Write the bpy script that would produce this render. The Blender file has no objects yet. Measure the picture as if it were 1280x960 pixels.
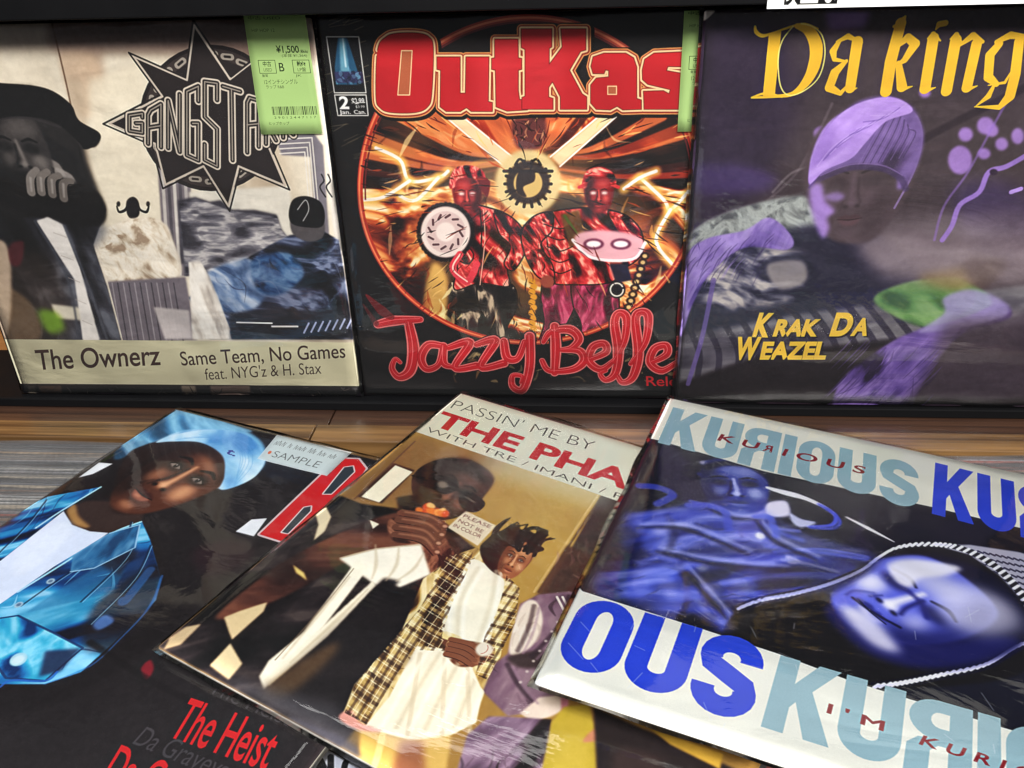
import bpy, bmesh, math, random
import numpy as np
from mathutils import Vector, Matrix, noise as mnoise

# ------------------------------------------------------------------ camera, world, lights
SC = bpy.context.scene
COL = SC.collection
R = math.radians
F_PX, PITCH, ROLL, CAM_H = 1093.31, 29.4748, -1.8349, 0.37706
_a = R(PITCH)
FWD = np.array([0, math.cos(_a), -math.sin(_a)])
_U = np.array([0, math.sin(_a), math.cos(_a)]); _R = np.array([1.0, 0, 0])
_c, _s = math.cos(R(ROLL)), math.sin(R(ROLL))
RGT, UPV = _c*_R + _s*_U, -_s*_R + _c*_U
cam_d = bpy.data.cameras.new('camera'); cam = bpy.data.objects.new('camera', cam_d); COL.objects.link(cam)
cam.matrix_world = Matrix(((RGT[0], UPV[0], -FWD[0], 0), (RGT[1], UPV[1], -FWD[1], 0),
                           (RGT[2], UPV[2], -FWD[2], CAM_H), (0, 0, 0, 1)))
cam_d.sensor_width = 36; cam_d.lens = F_PX/1280*36; cam_d.clip_start = 0.01; cam_d.clip_end = 50
SC.camera = cam
world = bpy.data.worlds.new('World'); SC.world = world; world.use_nodes = True
bg = world.node_tree.nodes['Background']
bg.inputs[0].default_value = (0.95, 0.97, 1.0, 1); bg.inputs[1].default_value = 0.10

def area(name, loc, target, sx, sy, power, col):
    d = bpy.data.lights.new(name, 'AREA'); d.shape = 'RECTANGLE'; d.size = sx; d.size_y = sy
    d.energy = power; d.color = col
    o = bpy.data.objects.new(name, d); COL.objects.link(o); o.location = loc
    o.rotation_euler = (Vector(target)-Vector(loc)).to_track_quat('-Z', 'Y').to_euler()
    return o
area('ceiling_tube_light', (0.35, -1.5, 1.75), (0.05, 0.55, 0.1), 1.7, 0.7, 136, (1, 0.965, 0.92))
area('far_glint_light', (-0.3, 2.1, 2.5), (0.0, 0.4, 0.0), 1.2, 0.12, 3, (1, 0.98, 0.95))  # added strip light out of view, for glints on the bag seams
area('ceiling_panel_light', (-0.9, -0.2, 2.2), (0.0, 0.5, 0.0), 0.8, 0.8, 48, (0.93, 0.97, 1))
SC.view_settings.view_transform = 'Standard'; SC.view_settings.look = 'None'
SC.view_settings.exposure = 0.0; SC.view_settings.gamma = 1

# ------------------------------------------------------------------ poses of the sleeves
S = 0.315
_d = math.pi/180
BACK = dict(y=0.6678, z=-0.01377, lean=-0.226, yaw=-4.912)
def standing_frame(x, dy, dyaw, dlean):
    le, ya = (BACK['lean']+dlean)*_d, (BACK['yaw']+dyaw)*_d
    r = np.array([math.cos(ya), math.sin(ya), 0])
    up = np.array([-math.sin(ya)*math.sin(le), math.cos(ya)*math.sin(le), math.cos(le)])
    y0 = BACK['yaw']*_d
    o = np.array([0, BACK['y']+dy, BACK['z']]) + x*np.array([math.cos(y0), math.sin(y0), 0])
    return o + S*up, r, -up           # top left corner, right, down
def lying_frame(x, y, rot, z, ta, tb):
    ro, a, b = rot*_d, ta*_d, tb*_d; n = np.array([0, 0, 1.0])
    r = np.array([math.cos(ro), math.sin(ro), 0]); dn = np.array([math.sin(ro), -math.cos(ro), 0])
    r = r*math.cos(a)+n*math.sin(a); dn = dn*math.cos(b)+n*math.sin(b)
    return np.array([x, y, z]), r, dn
FR = {
 'owner': standing_frame(-0.45067, -0.004, 0.290, 0.147),
 'comic': standing_frame(-0.13366, 0.0, -0.001, 0.1525),
 'king':  standing_frame(0.14063, -0.007, -0.105, -0.299),
 'heist': lying_frame(-0.28384, 0.63572, -25.917, 0.0042, 0.30, -0.110),
 'phar':  lying_frame(-0.04272*.9959, 0.63058*.9959, -30.801, 0.0154, -1.553, -0.413),
 'kuri':  lying_frame(0.12646, 0.60392, -22.457, 0.0183, -3.201, 1.207),
}
def proj(P):
    v = np.asarray(P)-np.array([0, 0, CAM_H]); z = v@FWD
    return 640+F_PX*(v@RGT)/z, 480-F_PX*(v@UPV)/z
def plane_map(frame):
    """homography from photo coordinates to the (u, v) of a sleeve, v down"""
    o, r, dn = frame; A = []; 
    for u, v in ((0, 0), (1, 0), (1, 1), (0, 1)):
        x, y = proj(o+S*u*r+S*v*dn)
        A.append([x, y, 1, 0, 0, 0, -u*x, -u*y, u]); A.append([0, 0, 0, x, y, 1, -v*x, -v*y, v])
    A = np.array(A); h = np.linalg.solve(A[:, :8], A[:, 8])
    return np.append(h, 1).reshape(3, 3)

# ------------------------------------------------------------------ a small print shop: vector shapes to sleeve prints
_font = bpy.data.curves.new('type', 'FONT'); _fo = bpy.data.objects.new('type', _font)
_fc = {}
def glyph_edges(s, bold):
    k = (s, bold)
    if k in _fc: return _fc[k]
    _font.body = s; _font.offset = bold; _font.resolution_u = 6
    m = _fo.to_mesh(); n = len(m.vertices)
    co = np.empty(n*3); m.vertices.foreach_get('co', co); co = co.reshape(-1, 3)[:, :2]
    cnt = {}
    for p in m.polygons:
        for e in p.edge_keys: cnt[e] = cnt.get(e, 0)+1
    E = np.array([[*co[a], *co[b]] for (a, b), c in cnt.items() if c == 1])
    _fo.to_mesh_clear(); _fc[k] = E
    return E
CAPH = None

def smooth(pts, closed=True, k=8):
    P = np.array([p[:2] for p in pts], float); W = np.array([p[2] if len(p) > 2 else 0 for p in pts], float)
    n = len(P); out = []; ws = []
    rng = range(n) if closed else range(n-1)
    for i in rng:
        g = (lambda j: j % n) if closed else (lambda j: min(max(j, 0), n-1))
        p0, p1, p2, p3 = P[g(i-1)], P[g(i)], P[g(i+1)], P[g(i+2)]
        for t in np.arange(k)/k:
            out.append(.5*((2*p1)+(-p0+p2)*t+(2*p0-5*p1+4*p2-p3)*t*t+(-p0+3*p1-3*p2+p3)*t**3))
            ws.append(W[g(i)]*(1-t)+W[g(i+1)]*t)
    if not closed: out.append(P[-1]); ws.append(W[-1])
    return [(a[0], a[1], w) for a, w in zip(out, ws)]

def blur(a, r):
    if r < .6: return a
    k = max(1, int(round(r)))
    for _ in range(2):
        for ax in (0, 1):
            b = np.moveaxis(a, ax, 0); c = np.concatenate([np.zeros((1,)+b.shape[1:], np.float32), np.cumsum(b, 0, dtype=np.float32)])
            n = b.shape[0]; i = np.arange(n); lo = np.clip(i-k, 0, n); hi = np.clip(i+k+1, 0, n)
            a = np.moveaxis((c[hi]-c[lo])/(2*k+1), 0, ax)
    return a

def fnoise(n, cells, seed, sy=1.0):
    rs = np.random.RandomState(seed); out = np.zeros((n, n), np.float32); amp = 1; tot = 0
    for o in range(4):
        cx = max(2, int(cells*2**o)); cy = max(2, int(cells*sy*2**o))
        g = rs.rand(cy+2, cx+2).astype(np.float32)
        x = np.linspace(0, cx, n, endpoint=False); y = np.linspace(0, cy, n, endpoint=False)
        xi = x.astype(int); yi = y.astype(int); fx = x-xi; fy = (y-yi)[:, None]
        fx = (fx*fx*(3-2*fx))[None, :]; fy = fy*fy*(3-2*fy)
        a = g[np.ix_(yi, xi)]*(1-fx)+g[np.ix_(yi, xi+1)]*fx; b = g[np.ix_(yi+1, xi)]*(1-fx)+g[np.ix_(yi+1, xi+1)]*fx
        out += amp*(a*(1-fy)+b*fy); tot += amp; amp *= .55
    return out/tot

def vnoise(X, Y, seed):
    g = np.random.RandomState(seed).rand(64, 64).astype(np.float32)
    xi = np.floor(X).astype(int); yi = np.floor(Y).astype(int); fx = X-xi; fy = Y-yi
    fx = fx*fx*(3-2*fx); fy = fy*fy*(3-2*fy); x1 = (xi+1) & 63; y1 = (yi+1) & 63; xi &= 63; yi &= 63
    return (g[yi, xi]*(1-fx)+g[yi, x1]*fx)*(1-fy)+(g[y1, xi]*(1-fx)+g[y1, x1]*fx)*fy

class Print:
    def __init__(self, H, base, n=1100, ny=None):
        self.n, self.ny = n, ny or n
        self.H = H; self.img = np.empty((self.ny, n, 3), np.float32); self.img[:] = np.array(base)/255
        self.k = (0, 0, 1); self.rk = 1; self.clip = None; self.s = n/490
    def z(self, x0=0, y0=0, k=1): self.k = (x0, y0, k); self.rk = .8 if k == 1 else max(k, .3); return self
    def uv(self, pts):
        x0, y0, k = self.k
        P = np.array([[x0+p[0]*k, y0+p[1]*k, 1] for p in pts]); q = P@self.H.T
        return q[:, :2]/q[:, 2:]*np.array([self.n, self.ny])
    def _fill(self, E, ss):
        """even-odd fill of an edge soup given in canvas pixels"""
        x0 = int(max(0, np.floor(min(E[:, 0].min(), E[:, 2].min()))-1)); x1 = int(min(self.n, np.ceil(max(E[:, 0].max(), E[:, 2].max()))+2))
        y0 = int(max(0, np.floor(min(E[:, 1].min(), E[:, 3].min()))-1)); y1 = int(min(self.ny, np.ceil(max(E[:, 1].max(), E[:, 3].max()))+2))
        if x1 <= x0 or y1 <= y0: return None
        w, h = (x1-x0)*ss, (y1-y0)*ss
        ax, ay, bx, by = [((E[:, i]-(x0 if i % 2 == 0 else y0))*ss) for i in range(4)]
        sw = ay > by; ax, bx = np.where(sw, bx, ax), np.where(sw, ax, bx); ay, by = np.where(sw, by, ay), np.where(sw, ay, by)
        r0 = np.clip(np.ceil(ay-.5), 0, h).astype(int); r1 = np.clip(np.ceil(by-.5), 0, h).astype(int)
        c = r1-r0; idx = np.repeat(np.arange(len(c)), c)
        if not len(idx): return None
        st = np.cumsum(c)-c; rows = np.arange(len(idx))-np.repeat(st, c)+r0[idx]
        t = (rows+.5-ay[idx])/(by[idx]-ay[idx]); xs = ax[idx]+t*(bx[idx]-ax[idx])
        cols = np.clip(np.ceil(xs-.5), 0, w).astype(int)
        T = np.bincount(rows*(w+1)+cols, minlength=h*(w+1)).reshape(h, w+1)[:, :w]
        M = (np.cumsum(T, 1) & 1).astype(np.float32)
        if ss > 1: M = M.reshape(y1-y0, ss, x1-x0, ss).mean((1, 3))
        return x0, y0, M
    def comp(self, m, col, a=1.0):
        if m is None: return
        x0, y0, M = m; h, w = M.shape
        if self.clip is not None: M = M*self.clip[y0:y0+h, x0:x0+w]
        M = (M*a)[..., None]; t = self.img[y0:y0+h, x0:x0+w]
        c = np.array(col, np.float32)/255
        t += (c-t)*M
    def _soft(self, m, r):
        if m is None or r <= 0: return m
        x0, y0, M = m; p = int(r*2+2)
        X0, Y0 = max(0, x0-p), max(0, y0-p); X1, Y1 = min(self.n, x0+M.shape[1]+p), min(self.ny, y0+M.shape[0]+p)
        Z = np.zeros((Y1-Y0, X1-X0), np.float32); Z[y0-Y0:y0-Y0+M.shape[0], x0-X0:x0-X0+M.shape[1]] = M
        # keep edges of the sheet solid
        return X0, Y0, blur(Z, r)
    def mask(self, pts, curve=False, r=0, ss=3):
        if curve: pts = smooth(pts)
        q = self.uv(pts); E = np.hstack([q, np.roll(q, -1, 0)])
        return self._soft(self._fill(E, 1 if r > 2 else ss), r)
    def poly(self, pts, col, r=0, a=1.0): self.comp(self.mask(pts, False, r*self.s*self.rk), col, a); return self
    def blob(self, pts, col, r=0, a=1.0): self.comp(self.mask(pts, True, r*self.s*self.rk), col, a); return self
    def punch(self, pts, k, piv=.4, curve=True):
        M = self.full(self.mask(pts, curve, 6))[..., None]; g = self.img; c = 1/(1+np.exp(-(g-piv)*k)); lo, hi = 1/(1+math.exp(piv*k)), 1/(1+math.exp(-(1-piv)*k))
        self.img = g*(1-M)+((c-lo)/(hi-lo)).astype(np.float32)*M; return self
    def canvas(self):
        """draw in the sleeve's own 0..1100 grid from here on"""
        self.H = np.diag([1/self.n, 1/self.ny, 1]); self.k = (0, 0, 1); self.rk = 1; self.s = 1; return self
    def face(self, c, rx, dn, pal, eyes=True, a=1.0, side=1, lip=(150, 60, 60)):
        """an anonymous head front: oval, sockets, nose, lips, all in the three inks dark, mid, light"""
        dk, md, lt = pal; W = math.hypot(*rx)
        P = lambda pts: [(c[0]+p[0]*rx[0]+p[1]*dn[0], c[1]+p[0]*rx[1]+p[1]*dn[1], *(p[2:])) for p in pts]
        E = lambda x, y, w, h, col, r, al: self.poly(P([(x+w*math.cos(t), y+h*math.sin(t)) for t in np.arange(24)/24*6.283]), col, r*W, al*a)
        St = lambda pts, w, col, r, al: self.stroke(P(pts), w*W, col, r*W, al*a)
        mix = lambda p, q, t: tuple(p[i]*(1-t)+q[i]*t for i in range(3))
        self.blob(P([(-.7, -.95), (0, -1.1), (.7, -.95), (.92, -.3), (.86, .3), (.6, .8), (.2, 1.03), (-.2, 1.03), (-.6, .8), (-.86, .3), (-.92, -.3)]), md, .03*W, a)
        self.blob(P([(.35*side, -1.05), (.95*side, -.7), (1.0*side, .3), (.5*side, 1.0), (.3*side, .5), (.62*side, 0)]), dk, .16*W, .75*a)
        E(-.25*side, -.62, .5, .26, lt, .16, .5); E(-.52*side, .2, .22, .22, lt, .1, .75); E(.42*side, .2, .17, .18, lt, .1, .4)
        for x in (-.4, .4): E(x, -.14, .25, .13, dk, .07, .85); St([(x-.24, -.3, .6), (x, -.37, 1), (x+.22, -.31, .5)], .09, mix(dk, (0, 0, 0), .5), .03, .9)
        St([(-.02, -.3, .6), (-.03*side, .1, 1), (-.02*side, .26, 1.3)], .13, lt, .07, .8); E(0, .28, .15, .09, lt, .05, .6)
        St([(.1*side, -.2), (.13*side, .1), (.2*side, .26)], .07, dk, .05, .7); E(-.15, .34, .07, .035, mix(dk, (0, 0, 0), .5), .025, .9); E(.15, .34, .07, .035, mix(dk, (0, 0, 0), .5), .025, .9)
        St([(-.22, .24, .5), (-.27, .4, .8)], .05, dk, .04, .6); St([(-.3, .3), (-.45, .52), (-.42, .68)], .05, dk, .05, .4)
        li = mix(md, lip, .35); self.blob(P([(-.3, .58), (-.1, .5), (0, .53), (.1, .5), (.3, .58), (0, .62)]), mix(li, dk, .5), .02*W, .95*a); self.blob(P([(-.27, .6), (0, .63), (.27, .6), (.12, .72), (-.12, .72)]), mix(li, lt, .3), .025*W, .95*a)
        St([(-.3, .585, .5), (0, .61, 1), (.3, .585, .5)], .035, mix(dk, (0, 0, 0), .6), .012, .9); E(-.05, .66, .1, .025, lt, .03, .5); E(0, .78, .2, .04, dk, .05, .5); E(-.05*side, .88, .2, .08, lt, .07, .5)
        if eyes:
            for x in (-.4, .4):
                self.blob(P([(x-.17, -.12), (x, -.19), (x+.17, -.12), (x, -.07)]), mix((196, 186, 174), dk, .4), .012*W, .95*a); E(x+.01, -.13, .055, .058, (22, 14, 14), .01, 1)
                St([(x-.19, -.11, .6), (x, -.2, 1), (x+.19, -.12, .6)], .045, mix(dk, (0, 0, 0), .7), .012, .95); E(x-.01, -.15, .014, .014, (230, 226, 220), .005, .9)
        return self
    def full(self, m):
        Z = np.zeros((self.ny, self.n), np.float32)
        if m is not None: x0, y0, M = m; Z[y0:y0+M.shape[0], x0:x0+M.shape[1]] = M
        return Z
    def clipto(self, pts=None, curve=True, r=0):
        self.clip = None if pts is None else self.full(self.mask(pts, curve, r*self.s)); return self
    def ell(self, x, y, rx, ry, col, r=0, a=1.0, rot=0):
        c, s = math.cos(R(rot)), math.sin(R(rot))
        return self.poly([(x+rx*math.cos(t)*c-ry*math.sin(t)*s, y+rx*math.cos(t)*s+ry*math.sin(t)*c) for t in np.arange(40)/40*2*math.pi], col, r, a)
    def stroke(self, pts, w, col, r=0, a=1.0, curve=True, closed=False, cap=True):
        """a brush line; w (in zoom units) may vary by point as its third value"""
        pts = [(p[0], p[1], (p[2] if len(p) > 2 else 1)*w) for p in pts]
        if curve: pts = smooth(pts, closed, 6)
        elif closed: pts = pts+[pts[0]]
        q = self.uv(pts); W = np.array([p[2] for p in pts])*self.k[2]*self.s*.5
        rr = r*self.s*self.rk; pad = W.max()+rr+2
        x0, y0 = np.maximum(0, np.floor(q.min(0)-pad)).astype(int); x1, y1 = int(min(self.n, q[:, 0].max()+pad)), int(min(self.ny, q[:, 1].max()+pad))
        if x1 <= x0 or y1 <= y0: return self
        D = np.full((y1-y0, x1-x0), -1e9, np.float32)
        for i in range(len(q)-1):
            A, B = q[i], q[i+1]; d = B-A; L = d@d
            if L < 1e-9: continue
            m = max(W[i], W[i+1])+rr+2
            a0, b0 = np.floor(np.minimum(A, B)-m).astype(int); a1, b1 = np.ceil(np.maximum(A, B)+m).astype(int)
            a0, a1 = np.clip([a0, a1], x0, x1); b0, b1 = np.clip([b0, b1], y0, y1)
            if a1 <= a0 or b1 <= b0: continue
            X = np.arange(a0, a1, dtype=np.float32)[None]+.5-A[0]; Y = np.arange(b0, b1, dtype=np.float32)[:, None]+.5-A[1]
            t = np.clip((X*d[0]+Y*d[1])/L, 0, 1)
            ds = (W[i]+(W[i+1]-W[i])*t)-np.sqrt((X-t*d[0])**2+(Y-t*d[1])**2)
            v = D[b0-y0:b1-y0, a0-x0:a1-x0]; np.maximum(v, ds, out=v)
        M = np.clip(D+.5, 0, 1) if rr < 1 else np.clip(D/(2*rr)+.5, 0, 1)
        if rr >= 1: M = M*M*(3-2*M)
        self.comp((int(x0), int(y0), M), col, a); return self
    def text(self, s, p0, p1, pt, col, bold=0.0, a=1.0, r=0, out=None):
        """set type: p0 to p1 is the baseline, p0 to pt the cap height"""
        global CAPH
        if CAPH is None: CAPH = glyph_edges('H', 0)[:, 1].max()
        E = glyph_edges(s, bold); q = self.uv([p0, p1, pt]); ex, ey = q[1]-q[0], q[2]-q[0]
        xm, xM = E[:, [0, 2]].min(), E[:, [0, 2]].max()
        T = lambda x, y: q[0][None]+((x-xm)/(xM-xm))[:, None]*ex+(y/CAPH)[:, None]*ey
        EE = np.hstack([T(E[:, 0], E[:, 1]), T(E[:, 2], E[:, 3])])
        m = self._soft(self._fill(EE, 4), r*self.s); self.comp(m, col, a); return self
    def folds(self, pts, cols, n, seed, L=40, w=3, ang=90, spread=40, r=1.0, a=.5, curve=True):
        """soft creases of cloth kept inside an outline"""
        old = self.clip; self.clipto(pts, curve, .5)
        if old is not None: self.clip = self.clip*old
        rs = random.Random(seed); xs = [p[0] for p in pts]; ys = [p[1] for p in pts]
        for i in range(n):
            x, y = rs.uniform(min(xs), max(xs)), rs.uniform(min(ys), max(ys)); t = R(ang+rs.uniform(-spread, spread)); l = L*rs.uniform(.4, 1.2)
            b = rs.uniform(-.35, .35)*l
            P = [(x, y, .2), (x+l*.5*math.cos(t)-b*math.sin(t), y+l*.5*math.sin(t)+b*math.cos(t), 1), (x+l*math.cos(t), y+l*math.sin(t), .2)]
            self.stroke(P, w*rs.uniform(.5, 1.6), rs.choice(cols), r*rs.uniform(.5, 1.5), a*rs.uniform(.5, 1))
        self.clip = old; return self
    def cloth(self, pts, cols, size=30, seed=1, ang=0, stretch=2.5, warp=.8, curve=True, soft=1, a=1.0, gamma=1.0, ridge=.4):
        """folded, photographic shading inside an outline: warped noise mapped to a ramp of inks (size in photo px)"""
        m = self.mask(pts, curve, soft*self.s*self.rk) if pts is not None else (0, 0, np.ones((self.ny, self.n), np.float32))
        if m is None: return self
        x0, y0, M = m; h, w = M.shape; sz = size*self.s
        Y, X = np.mgrid[y0:y0+h, x0:x0+w].astype(np.float32)/sz
        c, s_ = math.cos(R(ang)), math.sin(R(ang)); U = (X*c+Y*s_)/stretch; V = -X*s_+Y*c
        wx, wy = vnoise(X*.45, Y*.45, seed+11)-.5, vnoise(X*.45+9, Y*.45+4, seed+12)-.5
        U = U+wx*warp; V = V+wy*warp
        n = np.zeros_like(U); t = 0; am = 1
        for o in range(4):
            q = vnoise(U*2.1**o, V*2.1**o, seed+o); r = 1-np.abs(2*q-1)
            n += am*(q*(1-ridge)+r*ridge) if o < 2 else am*q; t += am; am *= .42
        n /= t; lo, hi = np.percentile(n[::4, ::4], 4), np.percentile(n[::4, ::4], 97); n = np.clip((n-lo)/(hi-lo+1e-6), 0, 1)**gamma
        k = np.linspace(0, 1, len(cols)); cc = np.array(cols, np.float32)/255
        rgb = np.stack([np.interp(n, k, cc[:, i]) for i in range(3)], -1).astype(np.float32)
        if self.clip is not None: M = M*self.clip[y0:y0+h, x0:x0+w]
        t_ = self.img[y0:y0+h, x0:x0+w]; t_ += (rgb-t_)*(M*a)[..., None]
        return self
    def mottle(self, amt, cells, seed, sy=1.0, pts=None, curve=True, tint=(1, 1, 1)):
        N = fnoise(max(self.n, self.ny), cells, seed, sy)[:self.ny, :self.n]-.5
        if pts is not None: N = N*self.full(self.mask(pts, curve, 2))
        elif self.clip is not None: N = N*self.clip
        self.img += (N*2*amt)[..., None]*np.array(tint, np.float32)
        return self
    def image(self, name):
        rs = np.random.RandomState(5); g = self.img
        self.img = g = .42+(g-.42)*1.0
        self.img = g+.5*(g-blur(g, 2.2))+.12*(g-blur(g, 14))
        self.img += (rs.rand(self.ny, self.n, 1).astype(np.float32)-.5)*.035
        a = np.ones((self.ny, self.n, 4), np.float32); a[..., :3] = np.clip(self.img, 0.012, 1)[::-1]
        im = bpy.data.images.new(name, self.n, self.ny); im.pixels.foreach_set(a.ravel()); im.update(); im.pack()  #D
        return im

# ------------------------------------------------------------------ block lettering
def ribbon(path, w):
    P = np.array(path, float); T = np.gradient(P, axis=0); T /= np.linalg.norm(T, axis=1)[:, None]; Nn = np.stack([-T[:, 1], T[:, 0]], 1)*w/2
    return [tuple(p) for p in np.vstack([P+Nn, (P-Nn)[::-1]])]
def arc(cx, cy, rx, ry, a0, a1, n=14): return [(cx+rx*math.cos(R(a)), cy+ry*math.sin(R(a))) for a in np.linspace(a0, a1, n)]
SW = .235
GL = {}
def _gl():
    w = .66; h = SW/2
    GL['K'] = (.72, [[(0, 0), (SW, 0), (SW, .34), (.29, .43), (.45, 0), (.72, 0), (.44, .62), (.71, 1), (.46, 1), (SW, .66), (SW, 1), (0, 1)]])
    GL['U'] = (w, [ribbon([(h, 1), (h, .7), (h, .34)]+arc(w/2, .3, w/2-h, .3-h, 180, 360, 18)+[(w-h, .34), (w-h, .7), (w-h, 1)], SW)])
    o = arc(w/2, .7, w/2, .31, 0, 180, 16)+arc(w/2, .3, w/2, .31, 180, 360, 16); i = arc(w/2, .7, w/2-SW, .15, 0, 180, 12)+arc(w/2, .3, w/2-SW, .15, 180, 360, 12)
    GL['O'] = (w, [o, i])
    GL['I'] = (SW, [[(0, 0), (SW, 0), (SW, 1), (0, 1)]])
    GL['S'] = (w, [ribbon([(w-h, .69), (w-h, .74)]+arc(w/2, .72, w/2-h, .19, 15, 175, 10)+[(h*1.05, .68), (.14, .6), (w/2, .5), (w-.14, .4), (w-h*1.05, .32)]+arc(w/2, .28, w/2-h, .19, -5, -165, 10)+[(h, .26), (h, .31)], SW)])
    bowl = arc(.36, .74, .3, .26, 90, -90, 14); bi = arc(.34, .74, .09, .1, -90, 90, 8)
    GL['R'] = (w, [[(0, 0), (SW, 0), (SW, .42), (.34, .42), (.42, .34), (.43, 0), (.67, 0), (.66, .36), (.55, .47)]+bowl[::-1][1:]+[(0, 1)], [(SW, .84)]+bi[::-1]+[(SW, .64)]])
_gl()
def block(C, word, p0, p1, pt, cols, gap=.06, a=1.0, sx=None):
    """poster lettering; '<' before a letter mirrors it"""
    q = C.uv([p0, p1, pt]); ex, ey = q[1]-q[0], q[2]-q[0]
    L = []; mir = False
    for ch in word:
        if ch == '<': mir = True; continue
        L.append((ch, mir)); mir = False
    tot = sum((GL[c][0] if c != ' ' else .3) for c, m in L)+gap*(len(L)-1); x = 0
    for i, (c, m) in enumerate(L):
        if c == ' ': x += .3+gap; continue
        w, polys = GL[c]; E = []
        for P in polys:
            P = np.array([((w-a_ if m else a_), b_) for a_, b_ in P]); Q = q[0]+((x+P[:, :1])/tot)*ex+P[:, 1:]*ey
            E.append(np.hstack([Q, np.roll(Q, -1, 0)]))
        C.comp(C._fill(np.vstack(E), 3), cols[i % len(cols)] if isinstance(cols, list) else cols, a); x += w+gap

# ------------------------------------------------------------------ sleeve prints (street scene with a man in a wide hat)
def art_owner():
    C = Print(plane_map(FR['owner']), (206, 196, 178))
    C.z().poly([(-160, 10), (420, 10), (420, 66), (240, 58), (110, 62), (-160, 60)], (92, 74, 68), 8, .9)
    C.poly([(-160, 10), (64, 10), (70, 60), (-160, 62)], (176, 166, 156), 4, .7)
    C.poly([(60, 14), (112, 14), (128, 60), (135, 140), (104, 150), (84, 100)], (120, 92, 78), 6, .75)
    C.blob([(74, 70), (110, 62), (128, 100), (120, 140), (96, 138)], (170, 140, 116), 4, .8)
    C.poly([(84, 100), (104, 100), (126, 330), (108, 330)], (140, 122, 104), 4, .75)
    C.poly([(112, 100), (180, 80), (210, 200), (225, 340), (122, 340)], (206, 194, 172), 5, .8)
    C.cloth(None, [(120, 100, 84), (196, 184, 166), (224, 214, 196)], 120, 3, 80, 2.5, .8, a=.42, ridge=.2)
    C.cloth([(60, 14), (400, 14), (400, 74), (60, 62)], [(60, 44, 42), (92, 74, 68), (134, 116, 108)], 60, 14, 0, 6, .5, False, soft=7, a=.9, ridge=.4)
    C.poly([(60, 14), (330, 14), (330, 40), (66, 40)], (84, 64, 60), 6, .7)
    C.poly([(110, 110), (180, 84), (205, 90), (222, 330), (128, 330)], (212, 202, 182), 9, .6)
    C.stroke([(62, 18), (84, 110), (102, 200), (116, 260)], 2.2, (96, 78, 66), 1, .8)
    # window frames, columns, skyline
    C.poly([(196, 196), (236, 196), (246, 345), (206, 345)], (118, 112, 116), 1)
    for i, c in enumerate([(176, 170, 166), (88, 84, 90), (190, 184, 178), (92, 88, 94), (168, 162, 160)]):
        C.poly([(200+i*7, 200), (204+i*7, 200), (213+i*7, 345), (209+i*7, 345)], c, .8)
    C.poly([(236, 240), (362, 232), (370, 300), (244, 300)], (202, 196, 184), 2)
    C.poly([(344, 170), (392, 166), (404, 182), (412, 300), (396, 300), (388, 196), (352, 194)], (120, 116, 122), 1)
    for i in range(4): C.stroke([(350, 174+i*6), (390-i*3, 172+i*6), (402-i*4, 300)], 1.6, (206, 200, 192), .5, .8, curve=False)
    C.poly([(404, 168), (425, 166), (445, 300), (418, 300)], (192, 186, 178), 1)
    C.poly([(222, 250), (244, 246), (262, 252), (276, 250), (290, 262), (318, 262), (346, 268), (352, 286), (362, 300), (362, 320), (226, 330)], (72, 70, 78), 1.5)
    C.poly([(230, 286), (300, 288), (366, 296), (372, 330), (232, 345)], (138, 136, 140), 5, .8)
    C.cloth([(224, 252), (244, 248), (262, 254), (290, 264), (346, 270), (352, 288), (364, 302), (372, 335), (232, 345)], [(46, 44, 52), (84, 82, 90), (120, 118, 124), (190, 186, 184)], 12, 4, 0, 3, .5, False, gamma=1.4, a=.8)
    # wall lamp
    C.stroke([(146, 258, .6), (149, 265, 1), (157, 262, 1), (160, 254, .8)], 3.4, (34, 32, 34), .5); C.stroke([(186, 258, .6), (183, 265, 1), (175, 262, 1), (172, 254, .8)], 3.4, (34, 32, 34), .5)
    for x in (148, 185): C.ell(x, 255, 2.4, 3.4, (40, 38, 40), .5)
    C.blob([(158, 252), (166, 246), (173, 252), (174, 268), (166, 274), (159, 268)], (34, 32, 36), .7)
    # upholstered chair and table in the middle
    C.blob([(118, 308), (152, 276), (200, 276), (216, 300), (222, 348), (140, 352)], (204, 192, 176), 1.5)
    C.cloth([(118, 302), (152, 278), (202, 278), (220, 346), (138, 350)], [(150, 134, 118), (188, 174, 156), (214, 202, 184), (230, 220, 204)], 9, 9, 60, 1.5, 1.2)
    C.poly([(134, 352), (232, 346), (246, 425), (150, 428)], (112, 106, 112), 1.5)
    for i in range(12): C.stroke([(140+i*7, 354), (152+i*7, 426)], 2, (72, 68, 74) if i % 2 else (150, 144, 148), .6, .7)
    C.stroke([(118, 300), (134, 356), (152, 425)], 3, (212, 200, 184), .8)
    C.poly([(192, 384), (236, 388), (240, 424), (206, 424)], (186, 178, 176), 1.5, .9)
    # man in the wide hat, coat open on a pale shirt
    coat = [(-150, 190), (20, 196), (80, 210), (112, 232), (132, 262), (116, 306), (134, 360), (152, 428), (-150, 430)]
    C.poly(coat, (46, 46, 52), 1)
    C.blob([(10, 280), (60, 268), (130, 280), (118, 310), (70, 320), (20, 310)], (96, 100, 110), 6, .7)
    C.cloth(coat, [(14, 14, 16), (34, 34, 40), (62, 62, 70), (104, 106, 114)], 44, 5, 75, 3, .7, False, gamma=1.5)
    C.blob([(-20, 330), (60, 320), (84, 424), (-20, 430)], (74, 62, 56), 12, .6)
    C.folds(coat, [(20, 20, 24), (96, 98, 108), (66, 66, 74)], 14, 11, 60, 6, 80, 35, 2, .55, False)
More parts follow.
